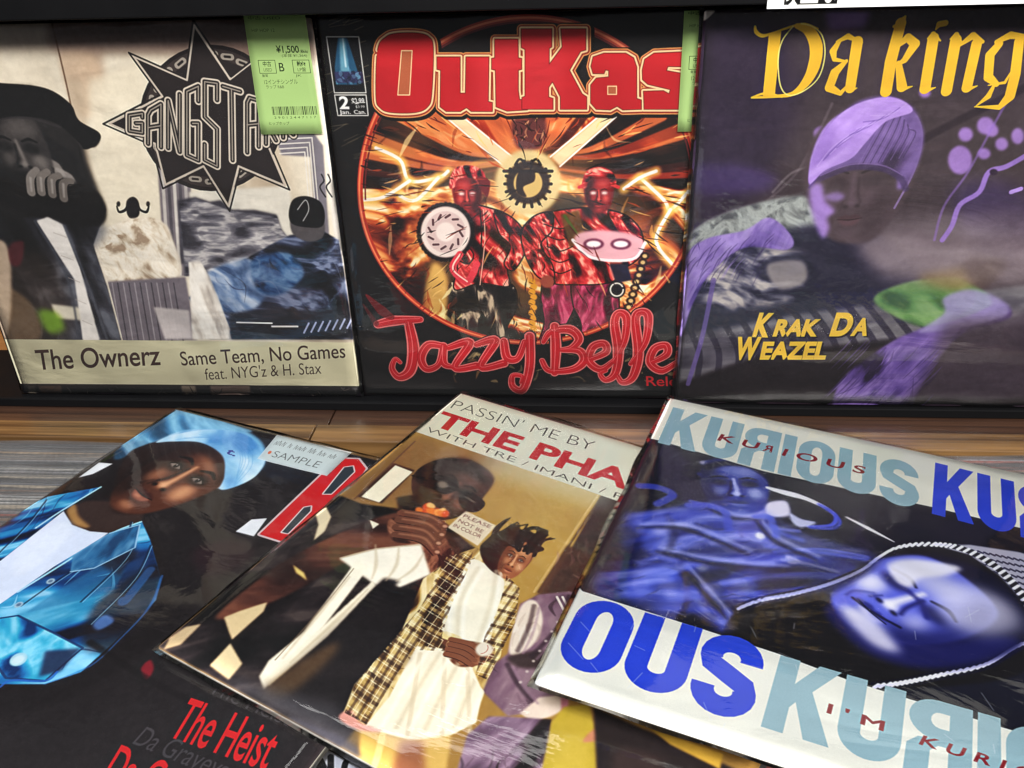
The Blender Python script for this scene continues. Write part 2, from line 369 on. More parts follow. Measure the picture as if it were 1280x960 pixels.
    C.blob([(-20, 200), (60, 196), (112, 232), (132, 262), (122, 282), (70, 272), (-20, 262)], (20, 18, 20), 3)
    C.poly([(46, 276), (60, 272), (78, 282), (100, 336), (124, 426), (104, 428), (94, 350), (74, 320)], (220, 214, 208), 1.2)
    C.poly([(64, 380), (112, 386), (118, 402), (70, 398)], (206, 198, 180), 2, .9)
    C.blob([(0, 360), (40, 380), (50, 424), (-10, 425)], (122, 104, 84), 4, .8); C.blob([(2, 300), (14, 340), (6, 424), (-40, 424), (-40, 320)], (196, 176, 156), 3, .85)
    C.blob([(48, 388), (72, 392), (80, 412), (60, 416)], (118, 150, 50), 5, .9); C.blob([(12, 306), (30, 302), (26, 330), (14, 330)], (96, 40, 48), 2, .8)
    C.blob([(-40, 150), (30, 152), (70, 178), (96, 196), (100, 236), (70, 232), (20, 208), (-40, 210)], (66, 60, 60), 2)
    C.blob([(-20, 150), (14, 158), (26, 182), (10, 206), (-30, 206)], (88, 80, 78), 3)
    for i, (x, y) in enumerate([(22, 190), (40, 196), (58, 200), (76, 216)]): C.stroke([(x, y, 1), (x+16, y+9, 1.1), (x+22, y+22, .6)], 9, (148, 140, 136), 2, .9)
    C.poly([(-150, 110), (40, 108), (100, 160), (108, 200), (132, 262), (100, 262), (-150, 262)], (26, 24, 26), 4, .9)
    C.blob([(-10, 156), (10, 160), (24, 180), (14, 204), (-10, 206)], (104, 96, 92), 4, .9)
    for i, (x, y) in enumerate([(22, 190), (40, 194), (56, 200), (72, 214)]): C.stroke([(x, y, 1), (x+15, y+8, 1.1), (x+24, y+22, .6)], 9, (120+i*10, 114+i*10, 110+i*10), 2.5, .85)
    C.blob([(-60, 104), (0, 104), (56, 110), (88, 130), (98, 150), (124, 166), (122, 178), (104, 186), (80, 160), (40, 148), (0, 156), (-60, 170)], (16, 14, 16), .8)
    C.stroke([(0, 150), (40, 146), (80, 160), (102, 184)], 3, (50, 46, 46), 1.2)
    H0, s0 = C.H, C.s; C.canvas()
    C.face((236, 330), (92, 10), (6, 112), ((20, 18, 19), (62, 58, 58), (136, 130, 126)), eyes=False, side=-1, a=.85)
    C.blob([(60, 380), (150, 372), (240, 384), (330, 400), (420, 440), (430, 500), (380, 540), (200, 510), (60, 500)], (20, 18, 20), 6)
    C.blob([(56, 280), (52, 200), (80, 150), (150, 134), (250, 148), (350, 170), (410, 210), (430, 250), (474, 284), (450, 316), (410, 300), (360, 250), (280, 232), (200, 240), (120, 268)], (14, 12, 14), 2)
    C.stroke([(130, 262), (220, 236), (300, 238), (370, 262)], 5, (58, 54, 56), 3, .8)
    for j in range(4): x0, y0 = 232+j*30, 400-j*3+j*j*3; C.stroke([(x0, y0+40, 1), (x0+10, y0, 1), (x0+34, y0-22+j*5, .8)], 25, (126-j*6, 120-j*6, 116-j*6), 3); C.stroke([(x0+2, y0+36, .6), (x0+10, y0, .8)], 8, (176, 170, 166), 4, .6); C.stroke([(x0+14, y0+40), (x0+23, y0+4), (x0+44, y0-12+j*5)], 3, (24, 22, 24), 1, .8)
    C.poly([(224, 525), (258, 512), (296, 536), (306, 690), (306, 904), (256, 904), (284, 704)], (214, 208, 202), 3); C.stroke([(300, 540), (318, 700), (330, 904)], 9, (92, 94, 102), 4, .7); C.stroke([(216, 525), (262, 700), (240, 904)], 8, (80, 82, 90), 4, .7)
    for i in range(5): C.stroke([(262+i*2, 560+i*70), (296, 574+i*70)], 3, (160, 152, 148), 2, .6)
    C.H, C.s = H0, s0; C.z()
    # second man with cap, dark jacket
    jac = [(236, 372), (268, 342), (310, 322), (338, 306), (362, 294), (402, 288), (424, 300), (444, 424), (262, 424)]
    C.cloth(jac, [(16, 17, 24), (36, 38, 50), (60, 66, 86), (120, 128, 150)], 20, 7, 10, 2.5, .9, False, gamma=1.7)
    C.cloth([(258, 342), (300, 324), (318, 328), (334, 360), (318, 386), (280, 390), (264, 366)], [(66, 84, 112), (110, 128, 156), (164, 174, 190)], 18, 3, 40, 2, .8, soft=3)
    C.cloth([(316, 324), (360, 316), (380, 344), (350, 368), (322, 362)], [(26, 40, 62), (50, 80, 116), (104, 128, 156)], 16, 6, 20, 2, .8, soft=3)
    C.folds(jac, [(20, 22, 30), (84, 96, 124), (56, 62, 82), (120, 128, 150)], 26, 21, 34, 2.2, 10, 60, 1, .5, False)
    C.poly([(236, 328), (252, 330), (270, 370), (288, 412), (284, 424), (242, 424)], (206, 198, 188), 1)
    C.folds([(236, 328), (252, 330), (288, 424), (242, 424)], [(150, 142, 138), (228, 222, 214)], 18, 2, 40, 3, 80, 20, 1, .6, False)
    C.cloth([(236, 328), (250, 326), (262, 346), (276, 380), (290, 424), (240, 424)], [(150, 142, 136), (206, 198, 188), (234, 228, 218)], 16, 5, 80, 3, .5, False, a=.8)
    C.poly([(286, 392), (340, 384), (392, 388), (440, 380), (444, 424), (288, 424)], (42, 42, 50), 3, .8)
    C.stroke([(296, 403), (340, 404)], 2, (222, 220, 218), .5, .9); C.stroke([(340, 408), (372, 408)], 2.4, (222, 212, 205), .5, .9)
    for i in range(7): C.stroke([(380+i*9, 416-i), (386+i*9, 404-i)], 2.4, (170, 176, 204), .8, .8)
    C.blob([(364, 272), (384, 276), (404, 274), (404, 296), (386, 302), (366, 292)], (86, 82, 84), 1)
    C.blob([(361, 268), (366, 250), (382, 245), (400, 252), (406, 268), (402, 283), (384, 284), (366, 280)], (22, 22, 26), .6)
    C.stroke([(372, 262), (382, 250), (386, 262), (379, 276)], 1.3, (190, 188, 186), .4, .7)
    for x in (402, 410): C.stroke([(x, 218), (x+3, 226), (x-2, 234), (x+5, 246)], 2, (60, 58, 62), .3)
    H0, s0 = C.H, C.s; C.canvas(); C.punch([(0, 60), (1100, 60), (1100, 905), (0, 905)], 4.5, .45, False); C.mottle(.03, 90, 7, 1); C.H, C.s = H0, s0
    # star emblem with lettering
    k = C.z(0, 0, .3594)
    dk = (38, 30, 30); cr = (204, 192, 178)
    C.ell(735, 410, 250, 255, dk, 0, 1); C.ell(735, 410, 236, 241, (60, 50, 48)); C.ell(735, 410, 200, 206, dk); 
    for t in range(0, 360, 15):
        x, y = 735+215*math.cos(R(t)), 410+220*math.sin(R(t)); t2 = R(t+80)
        C.stroke([(x-13*math.cos(t2), y-13*math.sin(t2)), (x+13*math.cos(t2), y+13*math.sin(t2))], 20, (172, 162, 150), 0, .9, curve=False)
        C.stroke([(x-9*math.cos(t2), y-9*math.sin(t2)), (x+9*math.cos(t2), y+9*math.sin(t2))], 8, dk, 0, 1, curve=False)
    tips = [(675, 88), (960, 150), (1085, 420), (992, 646), (795, 716), (576, 642), (380, 430), (464, 196)]
    inn = [(800, 275), (900, 300), (930, 500), (830, 578), (708, 578), (540, 500), (565, 335), (650, 278)]
    st = [p for ab in zip(tips, inn) for p in ab]
    C.poly(st, dk, 0); C.stroke(st, 7, cr, 0, .95, curve=False, closed=True); C.stroke([(735+(x-735)*1.06, 410+(y-410)*1.06) for x, y in st], 6, dk, 0, 1, False, True)
    LP = {'G': [(1, .2), (1, 0), (0, 0), (0, 1), (1, 1), (1, .5), (.5, .5)], 'A': [(0, 1), (0, .1), (.2, 0), (1, 0), (1, 1)], 'N': [(0, 1), (0, 0), (1, 1), (1, 0)],
          'S': [(1, .2), (1, 0), (0, 0), (0, .45), (1, .55), (1, 1), (0, 1), (0, .8)], 'T': [(0, 0), (1, 0)], 'R': [(0, 1), (0, 0), (1, 0), (1, .5), (.1, .5), (1, 1)]}
    boxes = [('G', 450, 495, 402, 395, 455, 462), ('A', 515, 560, 388, 362, 500, 512), ('N', 585, 625, 350, 328, 515, 528), ('G', 650, 690, 318, 300, 540, 558), ('S', 712, 755, 284, 290, 556, 578),
             ('T', 775, 835, 300, 318, 566, 548), ('A', 860, 900, 338, 350, 530, 510), ('R', 925, 960, 362, 375, 500, 488), ('R', 985, 1020, 385, 398, 478, 468)]
    for w, col in ((34, dk), (26, cr), (15, dk), (4, (150, 140, 130))):
        for ch, x0, x1, a, b, c, d in boxes:
            pts = [(x0+(x1-x0)*u, (a+(b-a)*u)*(1-v)+(c+(d-c)*u)*v) for u, v in LP[ch]]
            C.stroke(pts, w, col, 0, 1, curve=False)
            if ch == 'A': C.stroke([(x0, (a+c)/2), (x1, (b+d)/2)], w, col, 0, 1, curve=False)
            if ch == 'T': C.stroke([((x0+x1)/2, (a+b)/2), ((x0+x1)/2+4, (c+d)/2)], w, col, 0, 1, curve=False)
    # title band
    C.z()
    C.poly([(2, 424), (444, 428), (452, 482.5), (20, 479)], (204, 199, 170), 0)
    C.poly([(0, 479.5), (452, 482.5), (456, 500), (20, 500)], (18, 16, 20), 0)
    for x0, x1, c in ((34, 44, (96, 88, 78)), (48, 76, (110, 80, 62)), (226, 244, (166, 148, 128)), (262, 312, (140, 116, 104))): C.poly([(x0, 482), (x1, 482), (x1+2, 493), (x0+2, 493)], c, 1.5, .8)
    C.folds([(30, 482), (450, 484), (452, 496), (34, 494)], [(60, 54, 54), (120, 108, 98), (10, 10, 12)], 70, 7, 12, 2, 20, 70, .6, .6, False)
    tx = (70, 50, 48)
    C.text('The Ownerz', (47, 462), (201, 456), (43, 438), tx, .012); C.text('Same Team, No Games', (227, 457), (432, 447), (224, 440), tx, .006)
    C.text('feat. NYG\'z & H. Stax', (257, 475), (402, 467), (255, 461), tx, -.004)
    return C.image('street_scene_print')

# ------------------------------------------------------------------ comic style cover
def art_comic():
    C = Print(plane_map(FR['comic']), (18, 15, 17))
    C.z()
    rs = random.Random(3)
    for i in range(26):
        x, y = rs.uniform(395, 450), rs.uniform(20, 200); C.stroke([(x, y), (x+rs.uniform(8, 26), y-rs.uniform(3, 10))], 1.2, (110, 100, 80), .4, .5)
    cx, cy = 661, 236
    ring = [(cx+211*math.cos(R(t)), cy+(214 if math.sin(R(t)) < 0 else 192)*math.sin(R(t))) for t in range(0, 360, 8)]
    C.clipto(ring)
    C.poly([(400, 0), (940, 0), (940, 500), (400, 500)], (26, 18, 18))
    C.cloth([(440, 135), (900, 135), (900, 460), (440, 460)], [(6, 4, 6), (30, 14, 14), (92, 34, 24), (170, 84, 52), (226, 160, 104), (255, 240, 200)], 26, 3, 24, 2.6, 1.6, False, gamma=1.9)
    for i in range(34):   # wing like rays
        t = R(180+i*180/33); r = 250
        x, y = cx+r*math.cos(t)*1.0, 205+r*math.sin(t)*.42+20
        C.stroke([(cx+40*math.cos(t), 215+26*math.sin(t), .5), ((cx+x)/2, (215+y)/2+8, 1.2), (x, y, 1.6)], rs.uniform(6, 13), rs.choice([(168, 66, 40), (20, 8, 10), (214, 124, 80), (70, 22, 20), (14, 6, 8)]), 1.8, .8)
    C.ell(cx, 226, 96, 44, (232, 196, 140), 22, .5)
    for x, y, rx, ry in ((500, 190, 40, 30), (560, 300, 60, 90), (770, 280, 60, 70), (655, 340, 40, 90), (830, 170, 30, 16), (540, 160, 40, 14), (836, 300, 22, 60)):
        C.ell(x, y, rx*.8, ry*.7, (206, 156, 96), 18, .45)
    old = ring
    C.folds([(450, 150), (870, 150), (870, 430), (450, 430)], [(250, 226, 176), (230, 170, 96), (120, 60, 34), (24, 14, 14), (60, 30, 22)], 70, 5, 40, 4, 60, 90, 1.4, .6, False)
    C.clipto(ring)
    # lightning
    for P in ([(470, 185), (500, 200), (512, 226), (548, 222), (560, 214)], [(512, 226), (480, 246), (452, 250)], [(800, 222), (830, 250), (838, 262), (860, 240)], [(838, 262), (820, 300), (840, 330)], [(548, 222), (520, 250), (500, 245)], [(780, 236), (800, 222), (820, 214)]):
        C.stroke(P, 12, (246, 200, 120), 5, .7); C.stroke(P, 4, (255, 250, 226), 1)
    # crossed beams and round medallion
    for P in ([(557, 146), (578, 146), (640, 196), (630, 208)], [(770, 146), (748, 146), (688, 196), (700, 208)]):
        C.poly(P, (150, 76, 40), 3); C.poly([(x+(2 if i in (1, 2) else -1)*.3, y) for i, (x, y) in enumerate(P)], (240, 214, 176), 1.4, .9)
        C.stroke([P[0], P[3]], 2, (255, 240, 214), .6); C.stroke([P[1], P[2]], 2, (255, 240, 214), .6)
    C.blob([(640, 150), (660, 148), (682, 150), (680, 180), (660, 190), (644, 180)], (110, 64, 62), 3); C.folds([(640, 150), (684, 150), (684, 186), (640, 186)], [(40, 20, 20), (220, 170, 130)], 26, 2, 14, 2, 80, 60, .6, .7, False)
    C.ell(660, 228, 41, 41, (216, 192, 146), 3); C.ell(660, 228, 27, 27, (70, 52, 40), 1)
    for t in range(0, 360, 20): C.stroke([(660+22*math.cos(R(t)), 230+22*math.sin(R(t))), (660+29*math.cos(R(t)), 230+29*math.sin(R(t)))], 4, (60, 42, 34), .5)
    C.ell(660, 229, 18, 18, (206, 176, 120), .6); C.blob([(648, 216), (666, 212), (668, 226), (654, 234), (658, 246), (646, 240)], (60, 42, 34), .6); C.stroke([(630, 214), (690, 214)], 4, (50, 36, 32), .5)
    C.stroke([(644, 206), (650, 199), (660, 206), (670, 199), (676, 206)], 3, (50, 36, 32), .6)
    # two armoured figures in red
    ink = (22, 8, 12)
    def limb(pts, cols, seed, size=13, ang=60): C.cloth(pts, cols, size, seed, ang, 2.6, .8, True, soft=.6, gamma=1.7); C.stroke(pts, 2, ink, .4, .85, True, True)
    rd = [(30, 4, 10), (84, 12, 24), (144, 30, 42), (204, 74, 76), (246, 168, 150)]; bk = [(14, 12, 14), (36, 32, 34), (70, 62, 60), (190, 172, 150)]; pp = [(60, 14, 36), (110, 28, 64), (150, 50, 88), (196, 96, 124)]
    limb([(566, 352), (600, 350), (612, 372), (600, 398), (592, 432), (562, 434), (572, 396), (560, 372)], bk, 3, 14, 85)
    limb([(600, 352), (640, 356), (646, 384), (634, 410), (640, 438), (606, 440), (608, 404), (598, 380)], bk, 4, 14, 85)
    limb([(684, 346), (722, 348), (718, 384), (706, 412), (706, 440), (672, 440), (680, 404), (676, 372)], pp, 5, 14, 80)
    limb([(718, 348), (764, 344), (774, 384), (762, 410), (768, 440), (730, 440), (726, 404), (716, 380)], pp, 6, 14, 95)
    for x in (560, 606, 672, 732): C.blob([(x-4, 430), (x+18, 426), (x+36, 434), (x+38, 444), (x, 446)], (60, 48, 44), 1); C.stroke([(x, 437), (x+30, 438)], 2, (190, 170, 140), .6, .8)
    limb([(566, 266), (588, 256), (612, 260), (634, 270), (640, 300), (634, 336), (636, 358), (600, 354), (568, 362), (572, 330), (562, 300)], rd, 1)
    limb([(618, 264), (640, 272), (656, 292), (656, 316), (642, 338), (630, 330), (638, 308), (624, 292)], rd, 8, 10)
    limb([(568, 268), (558, 290), (566, 318), (584, 330), (592, 318), (580, 300), (584, 280)], rd, 9, 10)
    C.stroke([(600, 262), (602, 300), (596, 356)], 2, ink, .4, .9); C.stroke([(604, 262), (606, 300), (600, 356)], 1.4, (246, 180, 160), .4, .8)
    limb([(676, 272), (704, 262), (740, 260), (772, 266), (784, 290), (776, 330), (766, 352), (720, 356), (684, 350), (676, 310)], rd, 2)
    limb([(690, 266), (668, 270), (652, 290), (656, 318), (672, 346), (692, 350), (690, 330), (676, 306), (690, 288)], rd, 7, 10)
    limb([(760, 264), (784, 270), (802, 290), (802, 318), (780, 334), (766, 322), (782, 304), (770, 286)], rd, 6, 10)
    for i in range(5): C.stroke([(680+i*2, 280+i*14), (700, 286+i*14), (716, 280+i*14)], 1.8, ink, .5, .7)
    C.poly([(700, 268), (724, 262), (734, 300), (712, 310)], (110, 84, 44), 1.5, .9); C.stroke([(706, 270), (726, 300)], 4, (90, 110, 50), 1, .8)
    C.ell(684, 352, 9, 8, (150, 84, 70), 1); C.ell(770, 330, 8, 7, (150, 84, 70), 1)
    for x, y, s in ((583, 240, 1), (748, 240, 1)):
        C.blob([(x-18, y-16), (x-6, y-30), (x+10, y-30), (x+20, y-16), (x+15, y+18), (x, y+26), (x-14, y+16)], (124, 28, 36), 1)
        C.blob([(x-12, y-4), (x+12, y-4), (x+10, y+14), (x, y+21), (x-9, y+14)], (58, 16, 20), 1); C.ell(x-6, y+2, 4, 2.4, (250, 190, 190), 1); C.ell(x+6, y+2, 4, 2.4, (250, 190, 190), 1)
        C.stroke([(x-4, y+14), (x+4, y+14)], 2, (190, 90, 90), .6); C.stroke([(x-16, y-12), (x, y-16), (x+16, y-12)], 3, (206, 96, 92), 1)
    C.cloth([(563, 236), (564, 218), (574, 208), (594, 208), (606, 218), (604, 234), (584, 226)], rd, 6, 12, 80, 2, .9, soft=.5); C.cloth([(728, 236), (732, 216), (748, 209), (766, 216), (769, 232), (748, 228)], rd, 10, 13, 10, 2, .6, soft=.5); C.stroke([(724, 234), (748, 226), (773, 234)], 4, (200, 70, 70), .6); C.blob([(596, 222), (612, 226), (608, 246)], (120, 24, 34), .8)
    H0, s0 = C.H, C.s; C.canvas(); rp = ((54, 8, 16), (136, 30, 38), (232, 120, 104))
    C.clipto()
    for x, y in ((360, 462), (719, 462)):
        C.face((x, y), (36, 0), (0, 46), rp, side=1 if x < 500 else -1); C.ell(x-15, y-6, 9, 5, (255, 214, 206), 3); C.ell(x+15, y-6, 9, 5, (255, 214, 206), 3)
    C.H, C.s = H0, s0; C.z(); C.clipto(ring)
    # spinning disc and glowing gauntlet
    for t in range(0, 360, 9): C.ell(557+33*math.cos(R(t)), 290+34*math.sin(R(t)), 3.6, 3.6, (34, 28, 32), .5)
    C.ell(557, 290, 31, 32, (226, 208, 200), 1); C.ell(557, 290, 25, 26, (206, 182, 178), .6)
    for t in range(0, 360, 30): C.stroke([(557+18*math.cos(R(t)), 290+18*math.sin(R(t))), (557+22*math.cos(R(t+14)), 290+22*math.sin(R(t+14)))], 3, (110, 86, 90), .4)
    C.ell(557, 290, 12, 12, (232, 214, 206), 1)
    C.stroke([(575, 318), (566, 336), (584, 352), (596, 330)], 9, (206, 74, 88), 1.2); C.stroke([(575, 318), (566, 336), (584, 352)], 2, (250, 190, 180), .6)
    C.blob([(718, 296), (740, 288), (780, 290), (804, 300), (800, 318), (772, 326), (730, 318)], (222, 170, 176), 2)
    for x in (742, 776): C.ell(x, 305, 13, 7, (120, 70, 90), 1); C.ell(x, 305, 9, 4, (252, 236, 236), 1)
    C.stroke([(716, 300), (740, 322), (790, 324), (806, 304)], 4, (250, 224, 226), 1)
    C.poly([(762, 330), (784, 330), (790, 350), (770, 354)], (52, 44, 66), 1); C.ell(771, 362, 11, 11, (40, 34, 40), .6); C.stroke([(x, y) for x, y in arc(771, 362, 8, 8, 0, 330)], 2, (210, 190, 180), .5)
    for i in range(9): C.ell(806-i*2.5, 320+i*8, 6, 5, (70, 50, 40), .6); C.ell(806-i*2.5, 320+i*8, 3, 2.5, (216, 180, 130), .5)
    for i in range(10): C.ell(665+(i % 2)*2, 352+i*6.5, 4.4, 4, (206, 150, 60), .6); C.stroke([(662, 353+i*6.5), (668, 356+i*6.5)], 1.2, (90, 50, 20), .3)
    C.blob([(540, 330), (560, 350), (560, 420), (590, 440), (540, 450), (528, 390)], (236, 190, 120), 4, .85); C.folds([(530, 330), (562, 350), (585, 440), (540, 450)], [(255, 236, 180), (150, 70, 36)], 30, 12, 30, 4, 80, 50, 1, .7)
    
    C.clipto()
    C.stroke(ring, 7, (168, 66, 50), 1, 1, True, True); C.stroke([(661+(x-661)*1.004, y) for x, y in ring], 2.4, (226, 132, 96), .6, .9, True, True)
    C.stroke([(x*.97+661*.03, y*.975+236*.025) for x, y in ring[22:46]], 2, (112, 44, 44), .6, .9)
    # dark water at the foot
    C.poly([(420, 452), (930, 452), (930, 510), (420, 510)], (16, 13, 15), 5)
    C.folds([(560, 440), (860, 440), (860, 478), (560, 478)], [(150, 100, 60), (40, 26, 24), (212, 176, 120), (12, 10, 12)], 70, 33, 20, 4, 0, 60, 1, .6, False)
    H0, s0 = C.H, C.s; C.canvas(); C.clip = C.full(C.mask([(90, 250), (960, 250), (985, 480), (940, 700), (800, 860), (530, 910), (260, 860), (110, 700), (60, 480)]))
    for i in range(420):
        rr = random.Random(i+900); x, y = rr.uniform(70, 980), rr.uniform(250, 900); t = math.atan2(y-430, x-528)+rr.uniform(-.4, .4); l = rr.uniform(14, 70); q = rr.choice([(16, 6, 8), (16, 6, 8), (90, 24, 18), (240, 196, 130), (190, 90, 50)])
        if 300 < x < 860 and y > 380 and q[0] > 100 and rr.random() < .7: continue
        C.stroke([(x, y, .2), (x+l*.5*math.cos(t)+rr.uniform(-5, 5), y+l*.5*math.sin(t), 1), (x+l*math.cos(t), y+l*math.sin(t), .2)], rr.uniform(2, 6), q, .8, .6)
    C.clip = None; C.punch([(90, 250), (960, 250), (985, 480), (940, 700), (800, 860), (530, 910), (260, 860), (110, 700), (60, 480)], 4.5, .5); C.H, C.s = H0, s0; C.z()
    # title letters
    C.z(380, 0, .390625)
    O = ([(235, 160), (262, 118), (300, 106), (365, 106), (400, 118), (414, 155), (409, 300), (396, 342), (357, 360), (278, 360), (243, 345), (230, 308)], [[(312, 162), (346, 162), (338, 304), (300, 304)]], True)
    u = ([(425, 182), (500, 182), (500, 298), (516, 298), (518, 182), (592, 182), (590, 325), (603, 328), (603, 357), (535, 357), (520, 345), (500, 357), (455, 357), (435, 342), (437, 225), (425, 222)], [], False)
    t = ([(610, 125), (685, 125), (686, 185), (697, 187), (697, 222), (686, 225), (686, 290), (690, 318), (715, 320), (715, 352), (650, 356), (614, 342), (612, 225), (600, 222), (600, 187), (610, 185)], [], False)
    K = ([(695, 92), (793, 92), (793, 150), (785, 155), (785, 205), (826, 150), (822, 92), (902, 92), (902, 160), (885, 165), (850, 225), (890, 300), (905, 310), (905, 350), (820, 350), (820, 310), (795, 262), (783, 280), (783, 310), (797, 315), (797, 350), (697, 350), (697, 312), (707, 308), (707, 158), (695, 152)], [], False)
    A = ([(918, 212), (925, 182), (960, 170), (1030, 170), (1055, 185), (1065, 215), (1065, 315), (1080, 320), (1080, 350), (1020, 352), (1002, 340), (980, 352), (935, 350), (917, 330), (917, 272), (935, 250), (975, 246), (975, 226), (965, 224), (960, 236), (925, 236)], [[(972, 276), (1000, 276), (1000, 302), (972, 302)]], False)
    Sx = ([(1082, 225), (1090, 190), (1120, 170), (1230, 165), (1250, 185), (1250, 215), (1165, 213), (1160, 226), (1240, 240), (1262, 275), (1262, 330), (1240, 350), (1088, 350), (1086, 292), (1150, 290), (1168, 300), (1172, 287), (1100, 270), (1083, 255)], [], False)
    T2 = ([(x+668, y-2) for x, y in t[0]], [], False)
    letters = [O, u, t, K, A, Sx, T2]
    for w, c, dx, dy in ((40, (14, 8, 8), 5, 5), (27, (214, 140, 84), 1, 1), (20, (150, 44, 30), 1, 1), (13, (238, 196, 150), 0, 0)):
        for P, H, sm in letters:
            C.stroke([(x+dx, y+dy) for x, y in P], w, c, 0, 1, sm, True)
            for h in H: C.stroke(h, w*.8, c, 0, 1, False, True)
    for P, H, sm in letters:
        m = C.full(C.mask(P, sm))
        for h in H: m = m-C.full(C.mask(h))
        C.clip = m; C.z(380, 0, .390625)
        C.poly([(200, 60), (1500, 60), (1500, 400), (200, 400)], (186, 24, 34)); C.poly([(200, 60), (1500, 60), (1500, 210), (200, 210)], (202, 34, 42), 20, .8)
        C.poly([(560, 60), (830, 60), (830, 380), (560, 380)], (205, 52, 60), 20, .5)
        C.clip = None
        C.stroke(P, 2.5, (110, 12, 20), 0, .8, sm, True)
        for h in H: C.poly(h, (180, 96, 62)); C.stroke(h, 3, (236, 196, 150), 0, 1, False, True)
    # corner box
    C.z(400, 30, .13536)
    C.poly([(60, 118), (357, 118), (425, 635), (133, 635)], (16, 18, 24)); C.poly([(165, 128), (250, 128), (362, 480), (340, 560), (150, 560), (135, 400)], (34, 88, 122), 2, .95)
    C.poly([(178, 128), (230, 128), (270, 440), (190, 440)], (120, 176, 196), 3, .8); C.poly([(205, 128), (215, 128), (245, 400), (232, 400)], (214, 232, 236), 1.2, .9); C.poly([(130, 440), (395, 440), (405, 545), (150, 545)], (56, 46, 88), 2, .75)
    C.folds([(140, 380), (370, 380), (390, 560), (150, 560)], [(120, 180, 210), (20, 30, 50)], 30, 3, 60, 22, 60, 60, .4, .6, False)
    C.stroke([(60, 118), (357, 118), (425, 635), (133, 635)], 9, (200, 196, 190), 0, 1, False, True)
    C.stroke([(135, 655), (425, 655), (445, 845), (165, 845)], 9, (200, 196, 190), 0, 1, False, True)
    wt = (236, 234, 228)
    C.text('2', (182, 782), (272, 782), (172, 672), wt, .03); C.text('$2.99', (295, 738), (412, 738), (288, 686), wt, .02); C.text('$3.99', (330, 775), (412, 775), (328, 752), wt, .0)
    C.text('Jan.', (182, 830), (285, 830), (176, 795), wt, .02); C.text('Can.', (316, 830), (425, 830), (310, 795), wt, .02)
    # brush script title
    C.z(380, 240, .390625)
    Z = [[(236, 424, 1), (290, 412, 1.3), (372, 408, .8)], [(335, 418, 1.1), (350, 500, 1.5), (340, 570, 1.4), (305, 592, 1.1), (282, 565, .8), (292, 535, .6), (308, 545, .5)],
         [(440, 492, .9), (398, 490, 1.1), (374, 530, 1.2), (392, 566, 1), (430, 552, .8), (446, 500, 1)], [(446, 494, 1.1), (448, 548, 1), (478, 560, .6)],
         [(462, 498, .8), (530, 482, 1.2), (482, 562, .9), (552, 556, 1.1)], [(552, 488, .8), (612, 476, 1.2), (565, 560, .9), (640, 548, 1.1)],
         [(640, 478, 1), (650, 530, 1.2), (684, 532, .9), (706, 480, .8)], [(722, 462, 1.2), (722, 560, 1.2), (700, 632, 1.1), (668, 622, .9), (668, 588, .7), (698, 590, .6), (694, 610, .4)],
         [(802, 430, 1.1), (806, 500, 1.3), (802, 578, 1)], [(766, 480, .6), (790, 448, .9), (850, 440, 1.2), (880, 470, 1.1), (856, 500, .9), (822, 506, .6), (880, 508, 1), (896, 540, 1.2), (860, 568, 1), (786, 572, .8), (762, 540, .7)],
         [(916, 536, .7), (966, 512, 1), (960, 486, 1), (925, 496, 1.1), (912, 540, 1.1), (950, 568, 1), (996, 536, .6)],
         [(990, 546, .6), (1024, 480, .9), (1032, 405, 1.1), (1008, 388, 1), (994, 420, 1.1), (1006, 510, 1.3), (996, 580, 1.1), (966, 602, .8), (948, 582, .6), (966, 572, .5)],
         [(1046, 550, .6), (1092, 480, .9), (1102, 400, 1.1), (1078, 384, 1), (1060, 410, 1.1), (1070, 520, 1.3), (1052, 592, 1.1), (1020, 610, .8), (1004, 590, .6)],
         [(1112, 546, .7), (1160, 520, 1), (1158, 492, 1), (1122, 502, 1.1), (1108, 546, 1.1), (1146, 572, 1), (1200, 540, .6)], [(1190, 560, .6), (1260, 540, 1), (1300, 500, .6)]]
    for w, c in ((38, (16, 8, 10)), (30, (222, 110, 110)), (22, (160, 16, 28)), (19, (190, 26, 38))):
        for P in Z: C.stroke(P, w, c, 0, 1)
    for P in Z: C.stroke([(x-2, y-3, .5*w) for x, y, w in P], 5, (236, 120, 124), .3, .7)
    C.text('Release', (1096, 620), (1270, 622), (1094, 590), (176, 24, 34), .01)
    C.stroke([(200, 330, .3), (250, 380, 1.4), (280, 400, .8)], 26, (120, 20, 26), 2, .8); C.stroke([(190, 360, .3), (230, 420, 1.2)], 18, (90, 16, 20), 2, .7)
    return C.image('comic_cover_print')

